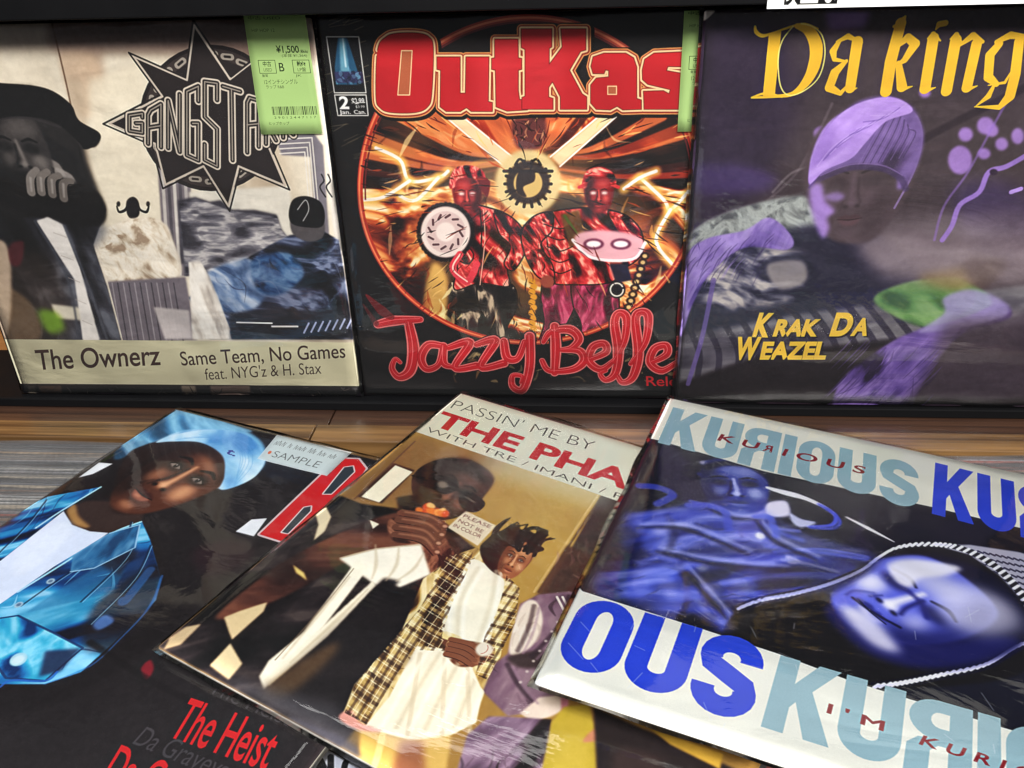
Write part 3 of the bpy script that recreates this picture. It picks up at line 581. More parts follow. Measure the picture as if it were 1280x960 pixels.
# ------------------------------------------------------------------ violet cover with calligraphic title
def art_king():
    C = Print(plane_map(FR['king']), (44, 34, 46)); br = (66, 54, 58); pu = (112, 84, 158); lp = (150, 118, 190)
    C.z()
    C.poly([(930, 0), (1500, 0), (1500, 540), (920, 540)], (62, 52, 56), 40, .9); C.mottle(.035, 5, 8)
    C.blob([(866, 40), (960, 30), (1000, 120), (940, 250), (866, 280)], (34, 22, 48), 18, .8); C.blob([(872, 205), (960, 215), (960, 238), (868, 240)], (76, 58, 120), 8, .6)
    C.poly([(1030, 6), (1090, 6), (1082, 34), (1036, 38)], (132, 104, 168), 5, .9)
    C.stroke([(1020, 290), (1110, 200), (1280, 110)], 9, (36, 26, 34), 3, .8); C.stroke([(960, 250), (1000, 210), (1040, 130)], 3, (96, 86, 92), 2, .6); C.stroke([(966, 240), (990, 216), (1020, 206)], 3, (120, 112, 116), 1.5, .6)
    # light spots
    for x, y, rx, ry in ((1026, 167, 9, 9), (1207, 168, 9, 9), (1232, 157, 11, 11), (1240, 163, 8, 8), (1200, 200, 15, 18), (1252, 180, 8, 8), (1230, 192, 8, 7), (1156, 116, 7, 6), (1272, 170, 8, 10), (1310, 190, 12, 12)):
        C.ell(x, y, rx, ry, lp, 1.6, .92)
    C.blob([(1190, 240), (1260, 230), (1330, 300), (1230, 320)], (58, 44, 88), 12, .7)
    # bed, patterned cloth
    C.blob([(866, 290), (920, 262), (1000, 244), (1040, 262), (1000, 300), (900, 330), (862, 330)], (118, 124, 122), 3, .9)
    C.cloth([(866, 290), (920, 262), (1000, 246), (1038, 262), (1000, 298), (900, 328), (862, 326)], [(80, 84, 88), (120, 126, 124), (160, 168, 164)], 10, 3, 60, 1.3, 1.3, soft=2)
    C.blob([(858, 320), (960, 292), (1060, 280), (1130, 320), (1150, 370), (1000, 400), (855, 410)], (30, 28, 50), 5, .97)
    C.blob([(1080, 300), (1200, 292), (1330, 300), (1330, 345), (1180, 352), (1100, 336)], (124, 112, 118), 10, .75)
    C.blob([(900, 330), (950, 326), (1000, 326), (1008, 350), (986, 370), (920, 364)], (112, 110, 122), 3, .8); C.cloth([(866, 322), (940, 308), (1012, 322), (1010, 366), (940, 384), (880, 380)], [(22, 22, 40), (40, 40, 60), (110, 110, 124), (190, 184, 178)], 22, 7, 20, 2, 1, soft=6, gamma=1.5)
    C.blob([(960, 330), (1002, 326), (1008, 350), (980, 362), (964, 352)], (160, 154, 150), 3, .8)
    C.cloth([(846, 420), (1000, 392), (1160, 372), (1330, 350), (1330, 430), (1100, 440), (846, 500)], [(60, 58, 70), (88, 86, 96), (128, 128, 132)], 30, 22, 0, 3, .6, False, soft=4, a=.9)
    for i in range(16): C.stroke([(858+i*22, 404-i*3), (874+i*24, 440-i*2), (872+i*25, 470-i*3)], 8, (34, 30, 48), 1.6, .75)
    C.blob([(1120, 372), (1150, 356), (1200, 348), (1240, 380), (1180, 404), (1150, 404)], (96, 158, 76), 2.5)
    C.cloth([(1092, 376), (1130, 354), (1190, 348), (1220, 372), (1196, 396), (1150, 408)], [(58, 92, 50), (90, 134, 74), (122, 158, 100)], 26, 5, 30, 2.5, .7, soft=2, ridge=.3)
    C.blob([(1148, 346), (1200, 334), (1250, 330), (1230, 352), (1190, 362)], (140, 116, 54), 7, .8); C.blob([(1210, 320), (1260, 330), (1230, 360), (1210, 350)], (60, 44, 40), 6, .8)
    C.poly([(844, 480), (960, 440), (1120, 424), (1320, 400), (1320, 540), (844, 540)], (20, 14, 20), 4)
    # sleeve arm at the left
    arm = [(855, 330), (880, 300), (930, 288), (962, 272), (990, 296), (984, 312), (930, 310), (890, 340), (866, 380), (850, 420)]
    C.cloth(arm, [(44, 32, 78), (92, 74, 142), (130, 108, 180), (158, 138, 204)], 18, 5, 120, 2.5, .8); C.folds(arm, [(132, 112, 180), (50, 38, 88)], 10, 5, 30, 3, 120, 40, .8, .7)
    C.stroke([(848, 400), (880, 340), (900, 322)], 3.5, (150, 132, 196), .8, .8); C.stroke([(892, 350), (878, 420), (860, 480)], 6, (104, 88, 150), 1.4, .8)
    # right sleeve
    slv = [(1040, 505), (1056, 470), (1110, 430), (1150, 412), (1200, 400), (1250, 380), (1262, 398), (1200, 420), (1160, 470), (1120, 530), (1040, 530)]
    C.cloth(slv, [(30, 18, 52), (66, 46, 108), (96, 74, 146), (128, 104, 176)], 26, 15, 130, 3.2, .8, soft=2); C.folds(slv, [(116, 92, 164), (40, 26, 70), (96, 74, 146)], 24, 15, 60, 2.5, 130, 30, .8, .65)
    C.blob([(1180, 372), (1220, 362), (1262, 384), (1240, 402), (1150, 416), (1180, 392)], (156, 146, 196), 3, .85); C.blob([(1184, 404), (1240, 396), (1330, 400), (1330, 540), (1130, 540), (1160, 460)], (74, 62, 74), 10, .75)
    C.cloth([(1060, 280), (1400, 250), (1400, 360), (1100, 350)], [(70, 60, 66), (110, 98, 104), (150, 140, 144)], 50, 31, 0, 4, .6, False, soft=14, a=.6)
    C.cloth(None, [(40, 30, 44), (90, 78, 84)], 110, 17, -30, 3, .8, a=.16)
    # young man in a knitted cap, lit from the left
    C.blob([(1004, 230), (1012, 180), (1050, 138), (1100, 122), (1128, 130), (1150, 160), (1148, 210), (1130, 250), (1090, 300), (1040, 300), (1020, 270)], (76, 64, 70), 3)
    cap = [(1012, 232), (1014, 196), (1030, 160), (1060, 136), (1100, 122), (1122, 124), (1138, 140), (1110, 152), (1084, 176), (1064, 200), (1030, 214)]
    C.cloth(cap, [(100, 78, 140), (138, 110, 178), (160, 134, 200)], 22, 6, 160, 2.5, .6, ridge=.3); C.folds(cap, [(98, 76, 138), (166, 142, 204)], 8, 6, 30, 3, 160, 25, 1, .6)
    C.stroke([(1012, 234), (1030, 216), (1062, 202), (1086, 178)], 3, (64, 46, 92), .8, .7); C.stroke([(1100, 124), (1140, 140), (1152, 170), (1142, 214), (1118, 260)], 2.5, (140, 118, 170), 1, .7)
    for i in range(6): C.stroke([(1080+i*7, 140+i*2), (1092+i*8, 146+i*4), (1104+i*7, 158+i*5)], 2.4, (70, 52, 84), .8, .7)
    H0, s0 = C.H, C.s; C.canvas()
    C.face((420, 440), (104, -8), (4, 138), ((44, 35, 40), (74, 62, 67), (98, 82, 94)), eyes=False, side=1, a=.42)
    C.cloth([(308, 410), (330, 290), (380, 226), (450, 206), (520, 226), (566, 290), (572, 360), (552, 430), (530, 440), (520, 400), (470, 380), (400, 378), (340, 400)], [(62, 50, 74), (88, 70, 112), (112, 92, 142)], 60, 16, 110, 3, .5, soft=4, ridge=.3)
    for i in range(12): C.stroke([(420+i*10, 380-i*2), (450+i*9, 300), (480+i*5, 222+i*6)], 3, (58, 46, 72) if i % 2 else (124, 102, 156), 1.5, .45)
    C.stroke([(330, 412), (400, 384), (480, 386), (530, 410), (552, 440)], 16, (70, 56, 88), 4, .8); C.stroke([(330, 404), (400, 376), (480, 378), (536, 404)], 3, (130, 108, 160), 1.5, .5)
    C.cloth([(305, 425), (302, 360), (330, 280), (380, 230), (450, 208), (500, 216), (530, 244), (470, 268), (430, 320), (400, 360), (340, 390)], [(104, 82, 146), (140, 112, 182), (166, 138, 206)], 70, 6, 150, 2.5, .6, ridge=.3)
    for i in range(9): C.stroke([(318+i*14, 380-i*16), (350+i*16, 330-i*10), (400+i*14, 290-i*8)], 3, (98, 76, 138) if i % 2 else (176, 150, 212), 1.5, .5)
    C.H, C.s = H0, s0; C.z()
    C.blob([(1012, 236), (1026, 230), (1031, 250), (1043, 264), (1034, 272), (1036, 286), (1028, 298), (1016, 270)], (150, 122, 190), 3.5, .9); C.blob([(1030, 246), (1046, 240), (1056, 246), (1044, 252)], (140, 116, 178), 3, .6)
    C.stroke([(1262, 120), (1240, 160), (1210, 215), (1180, 258), (1168, 300)], 3, (128, 100, 170), 1.5, .5)
    C.stroke([(1290, 190), (1258, 208), (1236, 215), (1224, 240), (1200, 256), (1190, 282), (1178, 300)], 6, (140, 112, 184), 1.5, .85); C.ell(1242, 215, 5, 4, (50, 36, 56), .8); C.stroke([(1264, 240), (1276, 236)], 5, (150, 124, 190), 1)
    C.blob([(1290, 150), (1400, 120), (1480, 200), (1440, 340), (1330, 330), (1300, 240)], (84, 68, 100), 8, .8)
    C.mottle(.02, 30, 4)
    H0, s0 = C.H, C.s; C.canvas(); C.punch([(0, 0), (1100, 0), (1100, 1100), (0, 1100)], 3.4, .36, False); C.mottle(.02, 90, 5)
    for i in range(60): rr = random.Random(i+70); x, y = rr.uniform(470, 760), rr.uniform(860, 1090); C.stroke([(x, y, .2), (x-18, y+30, 1), (x-50, y+74, .2)], 5, rr.choice([(40, 24, 72), (150, 124, 196), (90, 66, 140)]), 2, .4)
    for i in range(40): rr = random.Random(i+7); x, y = rr.uniform(20, 240), rr.uniform(560, 660)-0; C.stroke([(x, y, .2), (x-20, y+24, 1), (x-34, y+60, .2)], 4, rr.choice([(50, 34, 86), (160, 136, 206)]), 1.5, .4)
    C.H, C.s = H0, s0
    # calligraphy
    C.z(840, 0, .34375)
    ye = (226, 184, 52)
    for P, w in (([(302, 96, .5), (306, 116, 1), (330, 130, .9), (372, 118, .5), (430, 98, .6), (482, 88, .7), (530, 105, .5)], 12),
                 ([(455, 94, .5), (498, 112, 1), (524, 170, 1.25), (516, 240, 1.2), (486, 300, .9), (440, 340, .45), (380, 350, .3), (290, 355, .2)], 32),
                 ([(290, 354, .5), (340, 340, 1), (400, 352, .7)], 9)): C.stroke([(*p[:2], p[2]) for p in P], w, ye)
    C.poly([(352, 124), (398, 108), (374, 345), (330, 350)], ye)
    C.stroke([(440, 96), (400, 150), (386, 220), (394, 310), (424, 346), (480, 330), (534, 280), (556, 200), (546, 130), (510, 96), (470, 86)], 4, (236, 220, 120))
    def pen(P, w): C.stroke([p if len(p) > 2 else (*p, 1) for p in P], w, ye, curve=False)
    for P, w in (([(600, 152, .5), (640, 132, 1.1), (692, 156, .3)], 16), ([(608, 150, .6), (586, 186, 1), (590, 216, .6), (634, 224, .3)], 22), ([(634, 222, .4), (592, 264, 1), (572, 318, 1), (612, 340, .5), (648, 300, .2)], 28),
                 ([(674, 152), (648, 320, .95)], 34), ([(648, 328, 1), (672, 320, .2)], 18)): pen(P, w)
    for P, w in (([(848, 60, .2), (832, 84, .9), (796, 220), (778, 332)], 36), ([(808, 96, 1), (838, 80, .2)], 10), ([(806, 180, .3), (858, 136, 1), (884, 160, 1.2), (846, 218, .8), (816, 238, .3)], 24), ([(824, 232, .6), (836, 316, 1)], 32), ([(838, 324, 1), (874, 314, .2)], 16)): pen(P, w)
    for P, w in (([(950, 140), (920, 322)], 34), ([(930, 140, .3), (950, 124, 1), (976, 148, .3)], 16), ([(924, 330, 1), (958, 318, .2)], 16), ([(960, 106, .3), (972, 88, 1), (994, 84, 1)], 18)): pen(P, w)
    for P, w in (([(1032, 146), (998, 330)], 34), ([(1012, 142, .3), (1034, 126, 1), (1052, 150, .3)], 16), ([(1044, 166, .4), (1094, 130, 1), (1130, 152, .5)], 22), ([(1108, 158), (1072, 318)], 32), ([(1074, 326, 1), (1110, 312, .2)], 16)): pen(P, w)
    for P, w in (([(1190, 160, .8), (1156, 200, 1), (1150, 280, 1), (1180, 306, .6)], 28), ([(1180, 152, .6), (1230, 128, 1), (1290, 134, .6)], 22), ([(1262, 150, .9), (1248, 270, 1), (1228, 350, 1), (1190, 390, .5), (1100, 388, .1)], 32), ([(1150, 310, .3), (1210, 300, .8), (1246, 240, .3)], 12), ([(1172, 308, .5), (1150, 350, 1), (1100, 390, .1)], 18)): pen(P, w)
    C.z(830, 240, .35156)
    yk = (226, 190, 70); sh = (30, 20, 40)
    for d, c in ((5, sh), (0, yk)):
        C.text('K', (314+d, 510+d), (372+d, 512+d), (338+d, 434+d), c, .05); C.text('RAK', (386+d, 510+d), (544+d, 510+d), (404+d, 456+d), c, .05)
        C.text('D', (588+d, 508+d), (658+d, 508+d), (612+d, 434+d), c, .05); C.text('A', (662+d, 508+d), (722+d, 508+d), (680+d, 452+d), c, .05)
        C.text('W', (246+d, 592+d), (330+d, 592+d), (262+d, 520+d), c, .05); C.text('EAZEL', (340+d, 592+d), (574+d, 592+d), (352+d, 536+d), c, .05)
    C.z()
    C.poly([(845, 0), (1500, -10), (1500, 8), (880, 18)], (40, 32, 38), 2, .6)
    C.blob([(873, 16), (884, 10), (894, 12), (888, 20), (878, 26)], (206, 196, 186), .8)
    for y in range(60, 480, 23): C.ell(875-.067*(y-14)+rs_(y)*2, y, 1.2, 2+3*abs(rs_(y*3)), (150, 140, 150), .6, .6)
    return C.image('violet_cover_print')
def rs_(x): return math.sin(x*12.9898)*.5

# ------------------------------------------------------------------ blue denim cover
def art_heist():
    C = Print(plane_map(FR['heist']), (38, 32, 34)); C.mottle(.02, 5, 2)
    C.z(0, 480, .375)
    den = (50, 112, 176)
    C.blob([(560, 80), (600, 76), (760, 130), (870, 190), (880, 270), (800, 330), (700, 340), (560, 230), (440, 160), (500, 110)], (120, 176, 214), 6, .95)
    C.poly([(480, 60), (620, 70), (540, 170), (420, 200), (380, 220)], (66, 112, 138), 6, .8)
    C.blob([(520, 190), (560, 170), (660, 150), (780, 160), (862, 210), (862, 290), (800, 330), (722, 345), (735, 280), (700, 220), (640, 195)], (160, 200, 232), 3)
    C.cloth([(560, 170), (660, 150), (780, 160), (864, 214), (862, 292), (800, 332), (724, 346), (736, 280), (702, 220), (640, 195)], [(96, 146, 196), (160, 200, 232), (214, 234, 246)], 30, 4, 60, 2.5, .7, soft=2, ridge=.4, a=.85)
    C.cloth([(470, 80), (610, 78), (760, 130), (840, 160), (640, 150), (520, 190), (380, 250)], [(40, 70, 92), (80, 130, 166), (140, 190, 220)], 30, 14, 30, 2.5, .7, soft=5, a=.8)
    pass
    # head: plain shapes of light and shade
    C.blob([(430, 230), (540, 196), (640, 190), (712, 224), (738, 290), (704, 350), (600, 392), (500, 420), (440, 420), (400, 350)], (52, 34, 30), 4)
    C.blob([(470, 300), (560, 240), (600, 250), (570, 290), (520, 330), (470, 350), (440, 360)], (150, 96, 72), 6, .8); C.blob([(540, 330), (600, 300), (650, 300), (660, 340), (600, 370), (540, 360)], (206, 150, 112), 5, .85)
    C.blob([(540, 318), (600, 300), (628, 312), (590, 336), (546, 340)], (236, 204, 184), 4, .9); C.blob([(440, 350), (500, 340), (520, 360), (470, 372)], (190, 160, 130), 4, .8)
    C.blob([(236, 430), (290, 390), (430, 400), (480, 430), (440, 480), (350, 500), (260, 480)], (66, 50, 46), 5); C.blob([(222, 426), (250, 400), (262, 440), (300, 478), (250, 470)], (176, 136, 88), 5, .85)
    # pale shirt
    C.poly([(-60, 640), (0, 590), (212, 424), (240, 470), (300, 492), (362, 497), (300, 540), (180, 610), (70, 693), (-80, 800)], (206, 214, 238), 1.5)
    C.blob([(60, 560), (200, 460), (240, 490), (180, 560), (60, 640)], (222, 228, 246), 8, .7)
    # denim jacket
    la = [(-60, 560), (-40, 480), (60, 420), (160, 376), (336, 344), (210, 424), (0, 590)]
    lb = [(60, 693), (180, 610), (362, 500), (472, 458), (500, 520), (536, 650), (520, 720), (380, 860), (270, 960), (150, 1000), (0, 1000), (-90, 900), (-80, 790)]
    for P, sd in ((la, 3), (lb, 8)):
        C.poly(P, (46, 100, 150), 1.5)
        C.cloth(P, [(24, 26, 44), (26, 66, 112), (40, 112, 164), (64, 146, 186), (140, 196, 232)], 34, sd, -38, 3, .9, False, gamma=1.15)
        C.folds(P, [(150, 204, 240), (20, 40, 74)], 16, sd, 150, 6, -38, 30, 1, .7, False)
    C.poly([(70, 760), (380, 640), (360, 720), (120, 860), (0, 840)], (50, 130, 160), 10, .5)
    C.poly([(-60, 800), (60, 770), (270, 720), (380, 690), (420, 620), (370, 580), (190, 690), (60, 780)], (54, 116, 152), 4, .6)
    C.stroke([(60, 693), (210, 600), (370, 500), (470, 460)], 7, (160, 208, 240), 1, .9); C.stroke([(336, 344), (210, 420), (120, 480)], 7, (170, 210, 240), 1.2, .9)
    C.poly([(300, 540), (420, 500), (460, 560), (400, 640), (330, 600)], (40, 34, 44), 6, .65); C.poly([(380, 720), (420, 600), (500, 560), (480, 660), (400, 760)], (36, 70, 110), 5, .7)
    C.blob([(440, 640), (540, 620), (500, 760), (380, 880), (280, 880), (300, 760)], (40, 34, 40), 10, .75)
    C.stroke([(540, 640, 1), (500, 740, 1), (400, 850, .6), (300, 940, .8), (150, 1000, .4)], 7, (60, 112, 170), 2.5, .6); C.stroke([(500, 620), (420, 720), (410, 720)], 26, (60, 120, 180), 4, .5)
    pk = [(-60, 790), (60, 772), (180, 830), (276, 880), (240, 910), (150, 990), (20, 980), (-40, 900)]
    C.cloth(pk, [(20, 60, 104), (40, 112, 164), (60, 156, 190), (130, 196, 226)], 24, 9, 30, 1.8, 1.1, False); C.stroke(pk, 6, (36, 60, 96), 1, .8, False, True)
    C.poly([(150, 890), (270, 880), (200, 960), (130, 975)], (38, 40, 66), 5, .8)
    C.ell(62, 918, 32, 20, (150, 190, 206), 1.5, 1, -25); C.ell(60, 920, 24, 13, (190, 214, 222), 2, .9, -25); C.stroke([(0, 1010), (40, 988), (150, 990), (190, 960)], 7, (50, 100, 170), 1.2, .8)
    C.ell(352, 520, 30, 12, (236, 240, 250), 4, .9, -30); C.blob([(310, 800), (350, 770), (380, 790), (330, 820)], (100, 140, 200), 4, .7)
    C.poly([(262, 312), (330, 262), (376, 266), (310, 300)], (232, 230, 234), 1); C.poly([(786, 492), (838, 452), (890, 448), (846, 508)], (226, 226, 230), 1)
    C.blob([(470, 950), (500, 920), (512, 950), (490, 985)], (150, 30, 44), 2.5, .9); C.stroke([(300, 860), (450, 960), (640, 1060)], 16, (26, 20, 22), 5, .6)
    C.blob([(640, 560), (760, 520), (840, 540), (820, 600), (700, 640)], (70, 36, 48), 14, .4)
    H0, s0 = C.H, C.s; C.canvas()
    C.blob([(60, 190), (110, 130), (200, 112), (300, 130), (372, 210), (384, 290), (340, 350), (300, 410), (230, 442), (180, 410), (120, 340), (70, 270)], (48, 32, 29), 4)
    C.face((262, 262), (128, 38), (-50, 160), ((30, 19, 19), (92, 56, 42), (232, 170, 130)), side=-1)
    C.blob([(100, 150), (180, 112), (290, 126), (372, 200), (384, 262), (350, 220), (280, 168), (190, 146), (110, 190)], (44, 30, 30), 9, .8)
    C.cloth([(80, 160), (110, 100), (190, 44), (300, 36), (410, 100), (446, 180), (430, 240), (400, 264), (370, 214), (300, 142), (200, 114), (120, 140)], [(84, 136, 188), (150, 194, 228), (212, 232, 246)], 90, 4, 40, 2.5, .7, soft=1.5, ridge=.3)
    C.text('t.', (296, 128), (334, 132), (296, 104), (40, 40, 130), .02)
    for i in range(5): C.stroke([(110+i*14, 140-i*14), (210+i*24, 80-i*4), (330+i*18, 110+i*8), (400+i*6, 200+i*10)], 3, (100, 150, 200), 1.5, .35)
    C.punch([(0, 0), (570, 0), (590, 900), (0, 950)], 4.2, .42); C.mottle(.02, 100, 9)
    # collar, seams and buttons of the jacket
    for P in ([(290, 452), (330, 520), (300, 640), (290, 760)], [(330, 470), (380, 560), (400, 700)], [(400, 500), (450, 600), (470, 740)], [(20, 470), (60, 560), (90, 660)]): C.stroke(P, 5, (18, 40, 72), 1.5, .7); C.stroke([(x+5, y) for x, y in P], 2, (150, 206, 238), .8, .7)
    C.poly([(275, 505), (318, 452), (372, 520), (340, 610), (300, 640), (262, 600)], (44, 110, 160), 2, .75); C.cloth([(275, 505), (318, 452), (372, 520), (340, 610), (300, 640), (262, 600)], [(24, 60, 104), (48, 118, 168), (120, 184, 220)], 60, 33, 70, 3, .8, False, a=.7); C.stroke([(275, 505), (318, 452), (372, 520), (340, 610), (300, 640)], 4, (170, 214, 240), .8, .8, False)
    for x, y in ((284, 680), (282, 760)): C.ell(x, y, 9, 9, (180, 206, 220), 1.2); C.ell(x, y, 5, 5, (100, 130, 160), 1)
    C.H, C.s = H0, s0; C.z(0, 480, .375)
    # sticker area printed as promo strip is a part of its own; big red initial
    B = [(870, 500), (1082, 296), (1136, 250), (1192, 252), (1216, 282), (1196, 314), (1112, 388), (1108, 424), (1004, 512), (940, 522)]
    C.stroke(B, 20, (226, 196, 196), 0, .95, False, True); C.poly(B, (214, 30, 36)); C.stroke(B, 6, (214, 30, 36), 0, 1, False, True)
    for H in ([(1078, 366), (1148, 278), (1176, 274), (1180, 292), (1104, 366)], [(940, 494), (1014, 412), (1036, 408), (1034, 424), (960, 498)]): C.stroke(H, 9, (226, 196, 196), 0, 1, False, True); C.poly(H, (58, 62, 70))
    # titles
    C.z(0, 700, .375)
    re = (206, 36, 40); gh = (76, 70, 74)
    C.text('The Heist', (690, 440), (960, 556), (716, 404), gh, 0, .8); C.text('Da Graveyard', (440, 612), (800, 760), (490, 556), gh, 0, .8)
    C.text('The Heist', (560, 586), (884, 700), (636, 462), re, .012); C.text('Da Graveyard', (330, 740), (800, 930), (404, 618), re, .012)
    return C.image('denim_cover_print')

# ------------------------------------------------------------------ street party cover with cream header
def art_phar():
    C = Print(plane_map(FR['phar']), (150, 118, 66))
    C.z(400, 480, .3594)
    C.poly([(300, 100), (1200, 400), (1200, 760), (300, 760)], (164, 132, 74), 10); C.poly([(200, 150), (700, 240), (400, 420), (-100, 420)], (128, 98, 66), 30, .8)
    C.mottle(.04, 7, 4); C.poly([(800, 330), (1000, 390), (800, 723), (560, 723)], (170, 140, 76), 30, .6)
    for a_, b_, c in (((985, 380), (760, 723), (96, 74, 50)), ((970, 380), (745, 723), (196, 166, 110)), ((330, 200), (120, 400), (110, 80, 60))): C.stroke([a_, b_], 7, c, 1, .8)
    C.poly([(985, 375), (1300, 460), (1300, 900), (790, 723)], (52, 38, 36), 3)
    C.poly([(760, 723), (860, 560), (960, 600), (900, 900), (700, 900)], (70, 50, 44), 6, .9); C.folds([(860, 520), (1040, 560), (940, 900), (740, 900)], [(120, 86, 84), (40, 28, 30), (150, 120, 110)], 40, 9, 60, 10, 100, 40, 2, .5)
    # chair back / pale panel
    C.poly([(255, 275), (330, 300), (215, 416), (130, 392)], (70, 50, 42), 3); C.poly([(262, 283), (322, 306), (206, 412), (144, 392)], (238, 222, 190), 1.5)
    # man in black, shades, eating
    C.z()
    body_ = [(470, 596), (540, 568), (560, 600), (560, 640), (600, 700), (560, 760), (540, 800), (470, 880), (420, 930), (340, 900), (240, 850), (196, 806), (260, 750), (330, 690), (400, 630)]
    
    C.cloth([(186, 812), (330, 694), (392, 636), (420, 618), (452, 630), (500, 636), (540, 640), (600, 690), (580, 760), (540, 800), (420, 940)], [(14, 11, 13), (30, 24, 26), (46, 38, 40), (74, 64, 62)], 44, 4, 140, 2.5, .8, False, soft=1.5, gamma=1.5)
    C.poly([(394, 640), (408, 634), (414, 646), (406, 664), (392, 676), (398, 656)], (214, 194, 160), 1)
    C.poly([(496, 622), (520, 618), (540, 640), (500, 648)], (34, 26, 26), 2)
    C.cloth([(514, 604), (526, 584), (556, 573), (590, 578), (608, 598), (604, 620), (590, 636), (566, 648), (544, 646), (524, 642)], [(30, 21, 21), (48, 34, 32), (84, 58, 50)], 26, 8, 20, 1.5, .5, soft=.8, ridge=.1, gamma=1.4)
    C.blob([(572, 588), (590, 588), (602, 600), (596, 614), (580, 608)], (124, 82, 66), 3, .85); C.blob([(546, 620), (560, 616), (572, 624), (570, 636), (556, 640)], (70, 44, 38), 2, .9); C.stroke([(520, 596), (534, 600), (544, 604)], 3, (16, 12, 14), .5); C.ell(554, 606, 8, 6, (196, 176, 150), 1.5, .9, 20); C.stroke(arc(553, 607, 11, 9, 0, 350), 3, (18, 14, 16), .5)
    C.blob([(540, 598), (556, 594), (568, 604), (562, 618), (548, 616), (538, 608)], (14, 11, 13), .6); C.ell(553, 606, 5, 4, (170, 150, 128), 1.2, .8, 20); C.blob([(574, 616), (590, 618), (606, 628), (594, 640), (578, 634)], (14, 11, 13), .6); C.stroke([(566, 610), (578, 620)], 3, (14, 11, 13), .4); C.stroke([(582, 622), (592, 628)], 2, (130, 110, 100), .8, .7); C.stroke([(560, 604), (576, 616)], 4, (18, 14, 16), .6); C.blob([(560, 624), (570, 630), (566, 642), (552, 638)], (92, 48, 40), 2)
    for i in range(9): C.stroke([(520+i*4, 640-i*1.5), (524+i*4, 644-i)], 4, random.Random(i).choice([(232, 120, 50), (246, 196, 130), (206, 70, 40)]), .8)
    C.blob([(520, 640), (534, 638), (550, 646), (556, 656), (546, 660), (528, 652)], (214, 104, 54), 1.2, .95); C.stroke([(522, 640), (536, 642), (552, 651)], 3, (248, 222, 176), .8); C.ell(548, 654, 4, 3, (236, 150, 70), .8)
    # forearm, hands, cuff, lapels
    arm = [(340, 712), (420, 668), (500, 640), (545, 656), (576, 686), (566, 706), (500, 690), (440, 700), (360, 744), (300, 770), (270, 770)]
    C.cloth(arm, [(50, 30, 28), (84, 52, 44), (114, 74, 58)], 26, 2, -30, 4, .5, soft=2, ridge=.3)
    for i in range(4): C.stroke([(492+i*4, 656+i*7, 1), (520+i*5, 658+i*8, 1.1), (548+i*5, 668+i*8, .8)], 8, (128, 84, 64), 1.2, .95); C.stroke([(494+i*4, 661+i*7), (522+i*5, 663+i*8), (546+i*5, 673+i*8)], 1.5, (60, 36, 30), .6, .8)
    C.poly([(462, 650), (474, 655), (466, 661)], (226, 210, 184), .6)
    C.cloth([(486, 650), (520, 646), (552, 654), (556, 668), (530, 678), (492, 676)], [(60, 36, 32), (104, 66, 52), (150, 104, 82)], 9, 12, 20, 3, .6, soft=1); C.cloth([(530, 672), (552, 668), (566, 690), (566, 712), (548, 724), (532, 712), (528, 690)], [(54, 32, 28), (96, 60, 48), (140, 94, 74)], 9, 13, 70, 2.5, .6, soft=1)
    for i in range(3): C.stroke([(534+i*7, 682+i*5), (548+i*6, 694+i*6), (550+i*5, 708+i*4)], 1.6, (44, 26, 24), .5, .8)
    C.poly([(366, 706), (380, 716), (384, 726), (370, 716)], (210, 180, 110), 1)
    C.poly([(424, 698), (470, 686), (526, 680), (538, 718), (500, 734), (480, 726), (470, 732), (440, 710)], (240, 228, 206), 1.5)
    C.poly([(446, 700), (462, 708), (392, 800), (330, 862), (324, 846), (336, 826), (380, 790)], (238, 226, 202), 1.2); C.poly([(466, 726), (470, 732), (410, 796), (336, 858), (330, 850), (400, 786)], (232, 218, 192), 1.2)
    C.poly([(480, 722), (500, 726), (400, 830), (376, 840)], (30, 24, 28), 3); C.poly([(404, 800), (470, 740), (540, 770), (430, 920), (330, 870)], (34, 28, 30), 6, .85)
    C.poly([(280, 772), (300, 764), (334, 753), (330, 764), (290, 800), (286, 790)], (206, 180, 140), 1.3); C.poly([(288, 804), (303, 830), (286, 850), (262, 832)], (214, 190, 150), 1.3); C.poly([(212, 798), (232, 784), (252, 780), (226, 806), (205, 812)], (200, 172, 136), 1.2)
    C.blob([(330, 860), (410, 806), (420, 816), (360, 870)], (120, 92, 60), 5, .6)
    C.poly([(300, 850), (420, 880), (470, 960), (420, 950), (240, 850)], (74, 72, 76), 8, .8)
    # hand lettered card
    C.z(400, 480, .3594)
    C.poly([(505, 440), (612, 492), (548, 562), (444, 498)], (206, 190, 164), .8)
    for i, t in enumerate(['PLEASE', 'NOT BE', 'IN COLOR']):
        d = i*19; C.text(t, (496-d*.9, 462+d*.86), (590-d*.9-(i % 2)*10, 502+d*.9), (504-d*.9, 452+d*.86), (90, 40, 44), 0, .85)
    # man with white shirt and plaid overshirt
    C.z(400, 700, .390625)
    pl = [(330, 60), (440, -20), (500, -40), (560, 0), (640, 100), (620, 180), (570, 280), (520, 440), (480, 520), (300, 540), (160, 540), (70, 500), (110, 400), (260, 230)]
    C.cloth(pl, [(44, 30, 28), (96, 70, 46), (176, 146, 92), (226, 206, 160)], 15, 21, 70, 2.2, 1.2, False, soft=1.5)
    C.folds(pl, [(70, 50, 38), (206, 182, 130), (110, 84, 52), (228, 210, 170), (50, 36, 32)], 50, 21, 60, 9, 60, 60, 1, .7, False)
    C.folds(pl, [(60, 40, 34), (222, 196, 140)], 30, 5, 40, 7, -20, 20, .8, .6, False)
